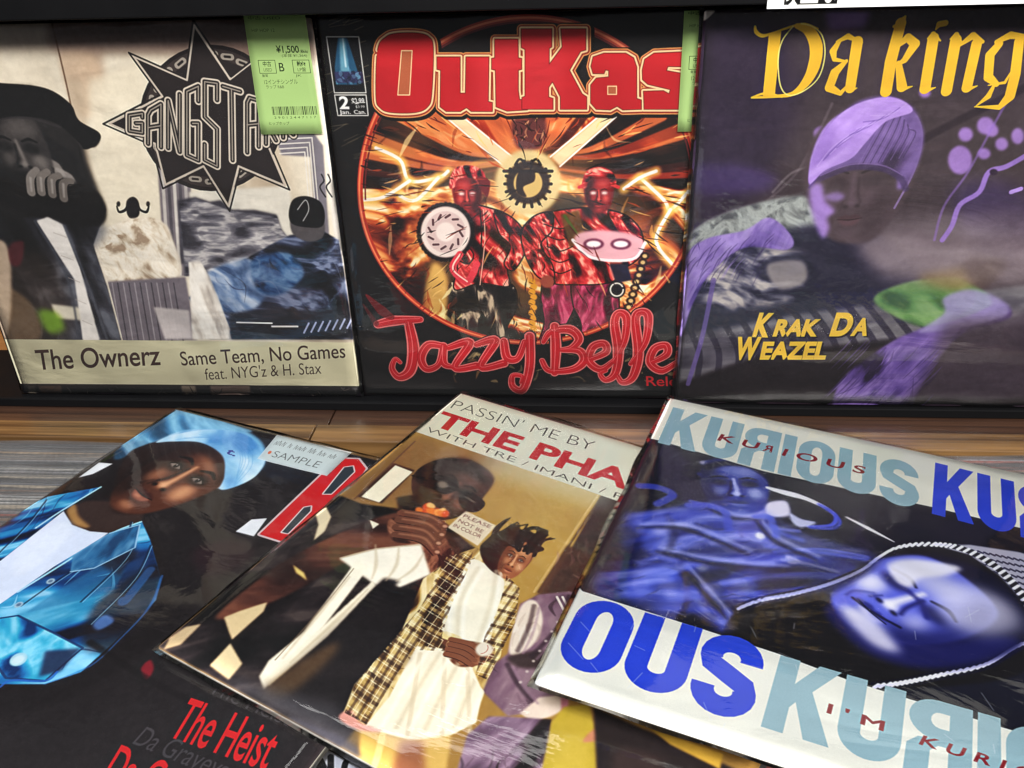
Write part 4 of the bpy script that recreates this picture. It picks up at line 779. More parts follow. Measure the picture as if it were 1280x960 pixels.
    C.blob([(480, 0), (540, 20), (590, 70), (560, 180), (540, 260), (480, 262), (400, 240), (396, 180), (440, 80)], (230, 220, 196), 1.5)
    C.poly([(310, 275), (400, 285), (480, 330), (520, 420), (500, 520), (400, 570), (290, 578), (140, 536), (220, 440)], (228, 216, 190), 1.5)
    for x0, x1 in ((320, 280), (400, 390), (470, 480)): C.stroke([(x0, 300), (x1, 560)], 10, (190, 172, 146), 3, .6)
    C.poly([(130, 540), (290, 578), (420, 560), (400, 700), (120, 700)], (196, 160, 94), 3); C.poly([(260, 575), (330, 580), (340, 700), (220, 700)], (120, 70, 60), 8, .7); C.stroke([(200, 560), (180, 640), (150, 700)], 14, (226, 200, 140), 3, .6)
    C.blob([(60, 500), (100, 480), (130, 520), (200, 545), (150, 548), (90, 530)], (200, 140, 128), 2)
    C.poly([(95, 430), (160, 390), (250, 290), (320, 230), (290, 320), (190, 440), (130, 480)], (96, 72, 50), 4, .5)
    C.blob([(390, 245), (430, 255), (500, 262), (552, 280), (548, 320), (500, 338), (440, 340), (400, 300)], (104, 66, 50), 1.5); C.ell(526, 285, 20, 22, (190, 170, 140), 2); 
    for i in range(4): C.stroke([(450+i*20, 330, 1), (480+i*18, 322, 1), (506+i*10, 308, .7)], 12, (140, 96, 72), 1, .9)
    C.stroke([(570, 265), (566, 310), (530, 338)], 14, (214, 196, 140), 1.5); C.stroke([(400, 240), (440, 256), (420, 270)], 22, (216, 190, 134), 2)
    C.z(400, 480, .3594)
    C.blob([(556, 570), (580, 540), (620, 512), (680, 504), (740, 516), (750, 560), (736, 610), (700, 650), (650, 668), (610, 660), (570, 620)], (38, 28, 28), 1.5)
    C.blob([(640, 590), (680, 558), (726, 566), (742, 600), (716, 634), (680, 668), (650, 664), (632, 630)], (150, 98, 68), 2)
    for P in ([(650, 520), (672, 492), (700, 520)], [(700, 520), (740, 500), (786, 512)], [(730, 540), (784, 520), (760, 550)], [(740, 560), (770, 574), (740, 580)]): C.stroke(P, 16, (34, 26, 26), .8, 1)
    C.cloth([(640, 592), (680, 560), (724, 568), (740, 600), (714, 632), (680, 666), (650, 660), (634, 630)], [(96, 56, 42), (150, 98, 70), (196, 142, 104)], 11, 8, 60, 1.5, .7, soft=1.5, a=.8, ridge=.2)
    C.stroke([(674, 586), (686, 582), (700, 590)], 6, (52, 32, 28), 1.2, .9); C.stroke([(708, 600), (720, 602)], 6, (52, 32, 28), 1.2, .9); C.stroke([(660, 632), (676, 638), (690, 632)], 6, (104, 46, 42), 1.5, .7); C.stroke([(696, 596), (704, 614), (692, 620)], 4, (206, 154, 116), 1.5, .7); C.blob([(640, 640), (680, 650), (664, 668), (646, 664)], (90, 52, 40), 3, .7)
    # third figure in a varsity jacket, purple trousers; yellow shape
    C.z(400, 700, .390625)
    vj = [(640, 140), (700, 110), (800, 100), (880, 140), (860, 400), (740, 480), (600, 500), (520, 420), (560, 330), (600, 300)]
    C.cloth(vj, [(34, 24, 30), (74, 54, 64), (116, 90, 104), (140, 116, 124)], 26, 7, 80, 2, 1, False, soft=2); C.folds(vj, [(130, 104, 118), (50, 36, 42), (110, 84, 96)], 12, 7, 60, 8, 80, 40, 2, .55, False)
    C.blob([(650, 140), (690, 132), (712, 190), (690, 260), (640, 300), (606, 296), (620, 210)], (214, 196, 178), 2); C.folds([(650, 140), (700, 150), (700, 260), (606, 296)], [(170, 150, 136), (232, 220, 206)], 14, 3, 60, 9, 110, 20, 2, .6)
    for dx in (0, 18): C.stroke([(758+dx, 118), (790+dx, 180)], 6, (206, 190, 180), .8)
    C.blob([(600, 310), (700, 290), (760, 300), (720, 340), (640, 344)], (52, 40, 38), 4, .8)
    C.poly([(640, 490), (700, 440), (780, 430), (780, 480), (740, 500), (680, 520)], (220, 196, 178), 2); C.poly([(770, 420), (800, 420), (790, 500), (772, 500)], (180, 120, 130), 2)
    tr = [(540, 500), (600, 500), (740, 510), (740, 700), (430, 700), (470, 560)]
    C.cloth(tr, [(34, 26, 30), (66, 52, 58), (112, 90, 108), (146, 122, 138)], 20, 6, 105, 4, .8, False, soft=2); C.folds(tr, [(130, 106, 124), (44, 34, 36), (100, 80, 92)], 16, 6, 90, 6, 100, 20, 2, .65, False)
    C.poly([(780, 470), (860, 460), (880, 540), (900, 570), (880, 720), (700, 720), (740, 520)], (176, 152, 62), 2); C.poly([(760, 560), (850, 560), (860, 720), (720, 720)], (196, 170, 80), 8, .6)
    C.blob([(840, 580), (880, 540), (906, 572), (880, 580)], (190, 130, 100), 2)
    C.poly([(875, 470), (1400, 700), (1400, 1100), (890, 760)], (46, 36, 36), 3); C.poly([(1060, 540), (1290, 620), (1280, 670), (1240, 650), (1120, 590)], (190, 150, 66), 2); C.blob([(960, 600), (1100, 640), (1050, 700), (940, 680)], (80, 60, 56), 8, .5)
    C.poly([(-100, 500), (60, 560), (120, 600), (160, 700), (-100, 700)], (78, 76, 84), 5, .8)
    H0, s0 = C.H, C.s; C.canvas()
    skin = ((36, 22, 20), (92, 58, 44), (176, 120, 88))
    C.face((486, 540), (36, 5), (6, 58), ((84, 48, 36), (150, 98, 68), (214, 164, 124)), side=-1)
    for i in range(22):
        x = 404+i*5.4; rr = random.Random(i); C.stroke([(x, 510-rr.uniform(0, 20), 1), (x-rr.uniform(-10, 14), 470-rr.uniform(0, 14), .9), (x+rr.uniform(-12, 22), 440-rr.uniform(0, 26), .4)], 10, rr.choice([(30, 22, 22), (44, 32, 30), (22, 16, 16)]), 1, 1)
    C.face((232, 398), (84, 20), (-4, 112), ((26, 17, 16), (64, 42, 36), (132, 92, 74)), eyes=False, side=-1)
    C.blob([(118, 330), (160, 282), (220, 274), (270, 300), (300, 340), (250, 330), (190, 322), (140, 360), (126, 400)], (34, 24, 24), 9, .8)
    C.stroke([(112, 396), (166, 384)], 8, (12, 10, 12), .8, 1); C.blob([(160, 372), (186, 356), (226, 364), (240, 392), (222, 418), (186, 420), (164, 402)], (10, 9, 11), 1); C.ell(197, 390, 17, 13, (150, 136, 120), 4, .75, 30); C.blob([(254, 388), (290, 384), (328, 404), (326, 438), (296, 446), (266, 424)], (10, 9, 11), 1); C.stroke([(236, 386), (258, 396)], 9, (10, 9, 11), .8, 1); C.stroke([(278, 404), (302, 410)], 5, (140, 126, 112), 2, .7)
    for i in range(11): rr = random.Random(i+40); C.ell(206+i*6+rr.uniform(-4, 4), 488+rr.uniform(-16, 16), 13, 9, rr.choice([(226, 120, 56), (206, 84, 44), (244, 186, 120), (236, 150, 80)]), 1.5, .95, rr.uniform(0, 90))
    for j, (x0, y0) in enumerate(((176, 528), (186, 552), (196, 576), (210, 598))):
        C.stroke([(x0, y0, 1), (x0+60, y0-16, 1.05), (x0+112, y0-8+j*4, .8)], 26, (104, 68, 54), 2); C.stroke([(x0+4, y0-6, .6), (x0+60, y0-21, 1), (x0+100, y0-14+j*4, .5)], 8, (160, 114, 90), 4, .7); C.stroke([(x0, y0+12), (x0+60, y0-3), (x0+112, y0+5+j*4)], 3, (40, 24, 22), 1, .8)
        C.ell(x0+114, y0-9+j*4, 6, 5, (196, 150, 124), 1, .8)
    for P in ([(190, 650), (230, 700), (250, 740)], [(240, 630), (270, 680), (280, 730)], [(300, 620), (310, 670), (300, 720)], [(205, 760), (220, 880), (236, 1000)], [(262, 770), (262, 880), (256, 1000)]): C.stroke([(*p, (.4, 1, .4)[i]) for i, p in enumerate(P)], 9, (176, 160, 136), 4, .6)
    C.stroke([(196, 735), (214, 860), (226, 1010)], 3, (120, 104, 88), 1.5, .7); C.stroke([(150, 722), (200, 660), (276, 602)], 4, (190, 172, 146), 2, .7)
    for P in ([(590, 640), (610, 700), (620, 760)], [(640, 580), (660, 660), (650, 760)], [(700, 600), (720, 700), (740, 780)], [(620, 800), (660, 830), (700, 850)]): C.stroke(P, 10, (50, 36, 44), 4, .6); C.stroke([(x+12, y) for x, y in P], 6, (140, 114, 128), 3, .5)
    for i in range(9): C.ell(650+i*1.5, 600+i*28, 3, 3, (206, 190, 180), 1, .8)
    # shirt folds, plaid checks, hands
    sh = [(402, 590), (430, 578), (480, 586), (520, 640), (560, 770), (520, 790), (470, 792), (430, 720)]
    C.clipto(sh)
    for P in ([(430, 600), (450, 700), (500, 790)], [(470, 590), (510, 680), (540, 780)], [(410, 640), (440, 740), (470, 790)]): C.stroke(P, 10, (196, 184, 160), 5, .55); C.stroke([(x+12, y) for x, y in P], 8, (244, 238, 220), 5, .6)
    C.clipto([(445, 848), (490, 830), (560, 850), (616, 876), (638, 940), (580, 1000), (470, 1042)], False)
    for i in range(7): C.stroke([(470+i*22, 840), (480+i*24, 930), (500+i*26, 1050)], 9, (188, 172, 146) if i % 2 else (244, 236, 214), 5, .6)
    C.clipto()
    C.clip = np.clip(C.full(C.mask([(350, 600), (392, 560), (410, 600), (440, 720), (470, 800), (500, 830), (440, 860), (470, 1040), (420, 1040), (396, 980), (390, 760)])) + C.full(C.mask([(496, 590), (540, 610), (580, 700), (606, 850), (580, 850), (545, 760), (530, 680)])), 0, 1)
    for i in range(24): C.stroke([(330, 560+i*22), (480, 580+i*22), (620, 560+i*22)], 8, (62, 44, 34) if i % 2 else (196, 166, 108), 1.5, .65); C.stroke([(330, 570+i*22), (480, 590+i*22), (620, 570+i*22)], 2, (240, 224, 186), .8, .7)
    for i in range(15): C.stroke([(335+i*20, 540), (350+i*20, 800), (390+i*20, 1060)], 6, (54, 38, 32), 1.5, .55); C.stroke([(343+i*20, 540), (358+i*20, 800), (398+i*20, 1060)], 2, (236, 214, 170), .8, .6)
    C.clip = None
    for j in range(4): C.stroke([(492+j*4, 800+j*12, 1), (530, 792+j*13, 1), (556+j*2, 798+j*12, .8)], 13, (122, 80, 60), 1.5); C.stroke([(492+j*4, 806+j*12), (530, 798+j*13), (556, 804+j*12)], 2, (58, 34, 28), .8, .8)
    C.ell(562, 790, 17, 17, (206, 194, 176), 1.5); C.stroke(arc(556, 790, 12, 14, -60, 60), 1.5, (150, 80, 70), .5, .8)
    C.ell(668, 470, 34, 46, (66, 44, 38), 3); C.face((664, 480), (30, 3), (-2, 44), ((40, 26, 24), (84, 56, 46), (128, 92, 74)), side=1); C.blob([(632, 450), (650, 424), (690, 420), (708, 452), (690, 446), (655, 446)], (26, 20, 22), 2)
    C.H, C.s = H0, s0; C.z()
    C.canvas(); C.punch([(0, 225), (1100, 225), (1100, 1100), (0, 1100)], 4.0, .42, False); C.mottle(.02, 110, 7); C.H, C.s = H0, s0
    # header band
    C.z()
    C.poly([(560, 470), (1110, 642), (1110, 742), (518.6, 539.3), (470, 518)], (222, 218, 196))
    C.poly([(640, 478), (800, 520), (760, 640), (600, 590)], (216, 220, 208), 16, .5)
    C.z(400, 480, .3594)
    gr = (74, 68, 62)
    C.text("PASSIN' ME BY", (452, 83), (944, 232), (474, 56), gr, -.018)
    C.text('THE PHA', (386, 140), (1066, 366), (428, 96), (192, 30, 44), .035); C.text('RCYDE', (1082, 376), (1560, 560), (1108, 316), (192, 30, 44), .05)
    C.text('WITH TRE / IMANI / R', (366, 164), (1058, 407), (379, 149), gr, -.012)
    return C.image('party_cover_print')

# ------------------------------------------------------------------ blue duotone cover
def art_kuri():
    C = Print(plane_map(FR['kuri']), (24, 25, 42)); bl = (40, 70, 204)
    C.z(800, 480, .375); C.mottle(.015, 6, 2)
    # soft folded jacket and figure in blue tones
    ja = [(-60, 560), (-40, 440), (60, 420), (200, 400), (330, 405), (420, 430), (470, 520), (560, 560), (700, 590), (760, 640), (600, 700), (400, 760), (300, 800), (150, 760), (-100, 660)]
    C.blob(ja, (26, 32, 84), 8)
    Lt, Md, Pl, Dk = (112, 122, 214), (62, 76, 178), (188, 188, 234), (16, 18, 44)
    for P, w, c, r, al in (
        ([(10, 460), (120, 446), (260, 436), (400, 424)], 66, Md, 18, .9), ([(20, 480), (60, 500), (40, 540)], 50, Lt, 16, .8), ([(30, 470), (60, 490)], 26, Pl, 14, .7),
        ([(120, 476), (200, 452), (300, 440), (400, 428)], 28, Pl, 12, .6), ([(110, 540), (220, 506), (330, 500), (430, 520)], 44, Lt, 14, .8), ([(240, 530), (320, 512), (400, 520)], 16, Pl, 9, .6),
        ([(92, 440), (116, 500), (88, 570)], 18, Dk, 8, .9), ([(190, 466), (260, 484), (330, 468)], 9, Dk, 6, .8), ([(290, 430), (330, 470), (340, 510)], 8, Dk, 6, .7), ([(60, 590), (200, 556), (400, 556), (560, 568)], 20, Dk, 9, .9),
        ([(170, 612), (320, 594), (470, 584), (600, 600), (710, 622)], 42, Md, 14, .95), ([(200, 610), (340, 596), (440, 594)], 14, Lt, 8, .9), ([(480, 588), (560, 600), (660, 626)], 12, Pl, 6, .8),
        ([(280, 664), (450, 640), (600, 640), (700, 650)], 20, Lt, 9, .8), ([(180, 650), (300, 690), (420, 672), (560, 662)], 18, Dk, 8, .9), ([(300, 620), (420, 622), (540, 618)], 7, Dk, 5, .7),
        ([(-20, 700), (40, 640), (110, 650), (130, 720), (80, 780)], 60, Lt, 20, .85), ([(30, 660), (90, 650), (110, 690)], 20, Pl, 12, .6), ([(140, 630), (166, 700), (130, 790)], 16, Dk, 7, .9),
        ([(180, 700), (230, 760), (300, 800)], 56, Md, 16, .9), ([(190, 720), (230, 770), (280, 800)], 16, Pl, 10, .6), ([(240, 690), (300, 750), (360, 770)], 14, Dk, 7, .8), ([(300, 700), (420, 700), (540, 690)], 26, Md, 10, .8), ([(330, 720), (420, 716), (480, 704)], 8, Pl, 6, .6),
        ([(0, 600), (60, 580), (120, 590)], 18, Lt, 9, .7), ([(420, 540), (520, 552), (640, 566), (780, 590)], 14, Md, 7, .9), ([(440, 470), (480, 500), (540, 520)], 16, Md, 9, .8)):
        C.stroke(P, w, c, r, al)
    C.folds(ja, [Lt, Dk, Md, Pl], 70, 4, 80, 5, 15, 40, 4, .35)
    C.blob([(0, 440), (90, 430), (110, 470), (50, 520), (0, 510)], (110, 116, 196), 10, .6); C.blob([(300, 440), (400, 410), (420, 470), (340, 520)], (120, 118, 200), 12, .7)
    C.blob([(-10, 740), (40, 620), (120, 610), (150, 700), (80, 740)], (60, 84, 190), 12, .6)
    for P, w in (([(0, 340), (60, 345), (110, 370), (60, 400)], 26), ([(200, 300), (250, 325), (300, 325)], 16), ([(170, 390), (230, 400), (320, 380)], 12)): C.stroke(P, w, (60, 76, 190), 5, .7)
    C.blob([(200, 262), (240, 258), (296, 290), (250, 290)], (206, 206, 240), 4, .95); C.blob([(205, 300), (250, 316), (300, 330), (250, 336)], (150, 160, 230), 5, .85)
    C.stroke([(430, 348, .7), (490, 366, 1.1), (560, 384, 1), (620, 412, .7)], 16, (232, 230, 246), 3); C.stroke([(600, 400, .6), (652, 436, 1), (640, 470, .9), (560, 474, .6)], 14, (84, 96, 216), 5, .95)
    C.blob([(420, 400), (480, 388), (500, 410), (496, 440), (430, 440)], (214, 208, 234), 5); C.blob([(500, 430), (540, 450), (590, 462), (540, 478), (510, 462)], (200, 202, 240), 4, .9); C.ell(402, 506, 14, 10, (230, 226, 240), 4); C.blob([(488, 570), (540, 590), (500, 600)], (210, 206, 236), 3)
    C.stroke([(420, 470), (470, 484), (530, 490)], 12, (90, 100, 200), 5, .7)
    C.stroke([(690, 444, .5), (760, 480, 1.2), (848, 526, .3)], 11, (226, 222, 240), 1.8); C.ell(208, 614, 16, 11, (200, 204, 240), 5, .8); C.blob([(60, 650), (110, 650), (120, 720), (90, 720)], (150, 150, 210), 10, .7)
    for y in (560, 640, 690): C.stroke([(450, y), (600, y-10), (760, y+16)], 9, (84, 100, 214), 4, .7)
    # hood: dark lining, knitted outer, rope edge
    hood = [(520, 700), (660, 660), (780, 600), (850, 550), (950, 535), (1100, 560), (1200, 620), (1290, 720), (1340, 860), (1280, 960), (1100, 1000), (780, 1010), (600, 960), (420, 900), (280, 850), (340, 740)]
    C.blob(hood, (22, 20, 26), 3); C.mottle(.02, 20, 9, 1, hood)
    kn = [(980, 536), (1100, 536), (1260, 560), (1500, 620), (1500, 960), (1330, 900), (1290, 740), (1200, 640), (1100, 570)]
    C.poly(kn, (160, 158, 176), 2); old = C.clip; C.clipto(kn, False)
    for i in range(26):
        for j in range(20):
            x, y = 990+i*20+j*4, 530+j*20+i*4; C.stroke([(x, y), (x+12, y+6)], 8, (34, 32, 60), 1.2, .8)
    C.clip = old
    def rope(P, seed):
        P = smooth([(*p, 1) for p in P], False, 14); C.stroke([(x, y) for x, y, _ in P[::4]], 24, (14, 14, 40), 1)
        d = 0
        for i in range(1, len(P)):
            d += math.hypot(P[i][0]-P[i-1][0], P[i][1]-P[i-1][1])
            if d > 16: d = 0; C.stroke([(P[i][0]-8, P[i][1]+5), (P[i][0]+8, P[i][1]-5)], 8, (212, 210, 240), .6, 1, curve=False)
    rope([(320, 752), (400, 722), (520, 698), (640, 664), (740, 620), (800, 576), (860, 545), (950, 534), (1060, 545), (1160, 590), (1240, 660), (1300, 750), (1320, 850)], 1)
    rope([(1320, 850), (1250, 878), (1150, 936), (1000, 970), (880, 995), (780, 1008)], 2)
    # lit lower face, turned up
    C.z(800, 700, .375)
    C.blob([(640, 170), (700, 120), (760, 70), (830, 55), (860, 100), (930, 90), (1000, 60), (1100, 85), (1200, 130), (1270, 210), (1230, 245), (1100, 250), (1000, 300), (900, 310), (780, 270), (690, 230)], (66, 72, 178), 14)
    C.blob([(640, 172), (690, 140), (700, 180), (780, 220), (850, 290), (820, 296), (720, 240)], (226, 222, 236), 9); C.blob([(700, 120), (760, 70), (830, 60), (850, 130), (900, 190), (920, 210), (820, 180), (740, 140)], (206, 204, 236), 12)
    C.blob([(900, 130), (1000, 90), (1040, 80), (1120, 90), (1200, 130), (1260, 200), (1220, 232), (1080, 236), (960, 236), (900, 200)], (236, 230, 240), 16); C.blob([(820, 20), (900, 8), (1060, 20), (1072, 40), (980, 50), (960, 90), (880, 60), (840, 70)], (232, 226, 238), 6)
    C.blob([(870, 70), (960, 60), (1010, 90), (980, 150), (900, 130)], (60, 66, 160), 14, .9); C.blob([(900, 90), (950, 84), (964, 112), (930, 116)], (22, 20, 56), 6); C.stroke([(750, 108), (800, 134), (860, 160), (910, 205)], 12, (46, 46, 120), 7, .85); C.stroke([(706, 150), (780, 186), (850, 210), (900, 250)], 16, (30, 30, 84), 9, .8); C.stroke([(730, 120), (790, 160), (850, 180)], 12, (150, 150, 220), 6, .8); C.stroke([(880, 60), (900, 100), (880, 130), (930, 190)], 12, (40, 40, 110), 8, .8); C.stroke([(1010, 50), (1030, 74), (1000, 110)], 10, (90, 96, 190), 7, .8)
    C.blob([(880, 250), (1060, 250), (1200, 250), (1100, 320), (940, 330)], (34, 34, 100), 14, .6); C.stroke([(1110, 90), (1160, 110), (1210, 130)], 6, (150, 150, 216), 2, .8)
    H0, s0 = C.H, C.s; C.canvas()
    C.face((238, 352), (84, -26), (26, 104), ((14, 15, 38), (40, 54, 140), (196, 200, 240)), eyes=False, side=-1, a=.9, lip=(60, 60, 120))
    C.cloth([(20, 560), (60, 540), (180, 440), (300, 410), (420, 470), (560, 480), (520, 600), (400, 690), (300, 780), (292, 840), (40, 840), (30, 700)], [(10, 11, 28), (24, 30, 84), (60, 76, 176), (150, 156, 226)], 62, 41, -35, 3, .8, soft=8, gamma=1.3, a=.45)
    for P in ([(60, 600), (160, 560), (300, 590)], [(300, 460), (350, 520), (440, 550)], [(120, 660), (240, 650), (380, 610)], [(190, 700), (240, 750), (290, 800)], [(190, 462), (250, 476), (310, 456)]):
        C.stroke([(*p, (.3, 1, .4)[i]) for i, p in enumerate(P)], 15, (10, 11, 30), 9, .7); C.stroke([(p[0]+6, p[1]-16, (.3, 1, .4)[i]) for i, p in enumerate(P)], 14, (180, 184, 236), 10, .6)
    C.stroke([(150, 470), (200, 452), (232, 462), (250, 520)], 20, (70, 84, 190), 5, .8); C.stroke([(300, 450), (330, 440), (352, 500)], 18, (90, 104, 206), 5, .8); C.ell(318, 516, 9, 10, (236, 234, 246), 3)
    C.stroke([(160, 300), (200, 262), (260, 250), (310, 280)], 22, (18, 20, 46), 8, .9)
    C.stroke([(310, 324, .7), (380, 326, 1.1), (430, 342, .8)], 13, (228, 226, 244), 3); C.stroke([(430, 342), (478, 380), (470, 420), (420, 440)], 8, (70, 84, 200), 4, .9)
    C.clip = C.full(C.mask([(580, 470), (640, 430), (720, 420), (800, 450), (850, 540), (850, 620), (780, 720), (660, 800), (560, 800), (470, 740), (470, 660), (540, 560)], True, 8))
    C.blob([(560, 500), (700, 420), (830, 470), (850, 600), (760, 720), (620, 790), (490, 740), (480, 660)], (20, 20, 48), 10)
    C.face((622, 604), (92, 92), (-112, 104), ((16, 18, 66), (96, 104, 204), (248, 244, 248)), eyes=False, side=1, lip=(50, 50, 130))
    C.blob([(470, 690), (500, 740), (560, 790), (660, 780), (760, 720), (830, 640), (790, 640), (700, 690), (600, 720), (520, 690)], (26, 28, 96), 10, .8)
    C.stroke([(520, 640), (560, 668), (610, 690)], 7, (14, 14, 44), 3, .8); C.stroke([(610, 560), (650, 600), (660, 640)], 12, (30, 32, 100), 6, .7)
    C.blob([(700, 520), (760, 500), (820, 530), (832, 590), (780, 640), (720, 650), (680, 610)], (236, 232, 246), 20, .6); C.blob([(500, 690), (540, 670), (590, 720), (610, 760), (560, 760)], (232, 228, 242), 11, .75)
    C.blob([(586, 500), (640, 462), (730, 448), (700, 490), (650, 520), (630, 560), (600, 550)], (236, 232, 244), 6, .85)
    C.clip = None
    C.punch([(0, 250), (1100, 250), (1100, 860), (0, 850)], 3.6, .42, False)
    for i in range(70):
        rr = random.Random(i); x, y = rr.uniform(30, 480), rr.uniform(420, 830); l = rr.uniform(10, 40); t = R(rr.uniform(-60, 10)); v = C.img[int(y), int(x)].mean()
        if v > .12: C.stroke([(x, y, .2), (x+l*.5*math.cos(t)+3, y+l*.5*math.sin(t), 1), (x+l*math.cos(t), y+l*math.sin(t), .2)], rr.uniform(2, 5), (12, 14, 40) if i % 2 else (170, 176, 236), 2, .35)
    C.H, C.s = H0, s0
    # bands
    C.z()
    C.poly([(820, 470), (1500, 600), (1500, 730), (1280, 661), (1160, 632.5), (955, 589), (826.5, 551.5), (780, 540)], (226, 224, 212))
    C.poly([(700, 700), (728, 739), (880, 787), (975, 818), (1066, 852), (1280, 917), (1700, 1050), (1700, 1300), (600, 1300), (600, 700)], (226, 225, 216))
    pale = (150, 180, 190)
    C.z(800, 480, .375)
    block(C, 'KU<RIOUS', (60, 196), (934, 418), (112, 78), pale)
    block(C, 'KU<RIOUS', (974, 432), (1960, 690), (986, 262), bl)
    C.poly([(-40, 186), (69, 191), (413, 291), (960, 407), (1280, 483), (1280, 440), (960, 366+41), (413, 290), (69, 190)], (24, 25, 42), 0, 0)
    C.text('K U   I O U S', (258, 188), (748, 301), (272, 168), (140, 30, 50), .02, 1); C.text('R', (440, 229), (408, 222), (446, 209), (140, 30, 50), .02)
    C.z()
    block(C, 'OUS', (690, 826), (938, 904), (732, 744), bl, .05)
    block(C, 'KU<RIOUS', (951, 908), (1560, 1098), (976, 819), pale, .05)
    C.z(800, 700, .375)
    C.text("I ' M", (622, 508), (812, 570), (630, 478), (140, 30, 50), .02); C.text('K U R I O U S', (930, 612), (1500, 790), (946, 584), (140, 30, 50), .02)
    rs = random.Random(4)
    C.z()
    for i in range(26): x, y = rs.uniform(700, 1280), rs.uniform(740, 960); C.stroke([(x, y), (x+rs.uniform(-20, 20), y+rs.uniform(5, 25))], .8, (214, 218, 226), .3, .35)
    return C.image('duotone_cover_print')

def art_sticker():
    C = Print(np.eye(3), (150, 180, 112), 512, 1000); C.H = np.diag([1/512, 1/1000, 1]); C.s = 1
    C.mottle(.01, 4, 2); k = (34, 48, 30)
    C.text('中古 USED', (34, 30), (300, 30), (34, 8), k, 0, .7); C.text('HIP HOP 12', (50, 130), (240, 130), (50, 104), k, 0, .6)
    C.text('¥1,500', (228, 300), (420, 300), (228, 245), k, .02); C.text('(税込)', (425, 300), (490, 300), (425, 280), k, .01)
    C.text('(本体 ¥1,364)', (270, 335), (480, 335), (270, 315), k, 0)
    for x0, x1, a, b in ((65, 205, '中古', 'USED'), (350, 490, '輸入', 'LP盤')):
        C.stroke([(x0, 362), (x1, 362), (x1, 470), (x0, 470)], 5, k, 0, 1, False, True); C.text(a, (x0+35, 410), (x1-35, 410), (x0+35, 378), k, .02); C.text(b, (x0+35, 455), (x1-35, 455), (x0+35, 428), k, 0)
    C.text('B', (232, 455), (275, 455), (232, 385), k, .01)
    C.text('盤質', (80, 500), (130, 500), (80, 482), k); C.text('JK', (360, 500), (410, 500), (360, 482), k)
    C.text('12インチシングル', (90, 560), (370, 560), (90, 528), k, 0); C.text('ラップ R&B', (100, 598), (250, 598), (100, 574), k, 0)
    rs = random.Random(8); x = 120
    while x < 490:
        w = rs.choice([3, 3, 6, 9]); C.poly([(x, 755), (x+w, 755), (x+w, 830), (x, 830)], k); x += w+rs.choice([4, 4, 7])
    C.text('2 9 0 1 2 4 4 7 1 1 7', (130, 862), (480, 862), (130, 842), k); C.text('ヒップホップ', (80, 915), (250, 915), (80, 893), k)
    return C.image('price_label_print')
def art_promo():
    C = Print(np.diag([1/700, 1/240, 1]), (214, 222, 220), 700, 240); C.s = 1
    k = (110, 112, 108)
    rs = random.Random(2); x = 40
    while x < 640: C.stroke([(x, 90+rs.uniform(-4, 4)), (x+8, 50+rs.uniform(-8, 8)), (x+18, 90), (x+26, 60+rs.uniform(-8, 8))], 5, k, 1, .8); x += rs.choice([34, 38, 60])
    C.ell(60, 165, 15, 15, (226, 110, 50), 1); C.text('SAMPLE', (100, 196), (560, 196), (100, 138), k, -.01)
    return C.image('promo_label_print')
def art_sign():
    C = Print(np.diag([1/1200, 1/300, 1]), (226, 224, 214), 1200, 300); C.s = 1
    C.text('模型な', (30, 286), (150, 286), (30, 236), (20, 20, 22), .02)
    return C.image('shelf_sign_print')
def art_under():
    C = Print(np.eye(3), (150, 150, 160)); C.H = np.diag([1/1100, 1/1100, 1]); C.mottle(.03, 8, 2)
    return C.image('grey_cover_print')

# ------------------------------------------------------------------ materials
def nodemat(name):
    m = bpy.data.materials.new(name); m.use_nodes = True; nt = m.node_tree
    return m, nt, nt.nodes['Principled BSDF']
def N(nt, t, **kw):
    n = nt.nodes.new(t)
    for k, v in kw.items(): setattr(n, k, v)
    return n
def paper(name, col, rough=.6, amt=.12, scale=60):
    m, nt, b = nodemat(name); tc = N(nt, 'ShaderNodeTexCoord'); no = N(nt, 'ShaderNodeTexNoise'); no.inputs['Scale'].default_value = scale
    no.inputs['Detail'].default_value = 6
    rp = N(nt, 'ShaderNodeValToRGB'); c = np.array(col)
    rp.color_ramp.elements[0].position = .3; rp.color_ramp.elements[1].position = .7
    rp.color_ramp.elements[0].color = (*(c*(1-amt*2)), 1); rp.color_ramp.elements[1].color = (*np.clip(c*(1+amt), 0, 1), 1)
    nt.links.new(tc.outputs['Object'], no.inputs['Vector']); nt.links.new(no.outputs['Fac'], rp.inputs[0]); nt.links.new(rp.outputs[0], b.inputs['Base Color'])
    b.inputs['Roughness'].default_value = rough
    return m
def printed(name, im, rough=.45):
    m, nt, b = nodemat(name); t = N(nt, 'ShaderNodeTexImage'); t.image = im; t.interpolation = 'Cubic'
    nt.links.new(t.outputs['Color'], b.inputs['Base Color'])
    no = N(nt, 'ShaderNodeTexNoise'); no.inputs['Scale'].default_value = 900; bp = N(nt, 'ShaderNodeBump'); bp.inputs['Strength'].default_value = .05; bp.inputs['Distance'].default_value = .0005
    tc = N(nt, 'ShaderNodeTexCoord'); nt.links.new(tc.outputs['Object'], no.inputs['Vector'])
    nt.links.new(no.outputs['Fac'], bp.inputs['Height']); nt.links.new(bp.outputs[0], b.inputs['Normal'])
    b.inputs['Roughness'].default_value = rough; b.inputs['Specular IOR Level'].default_value = .15
    return m
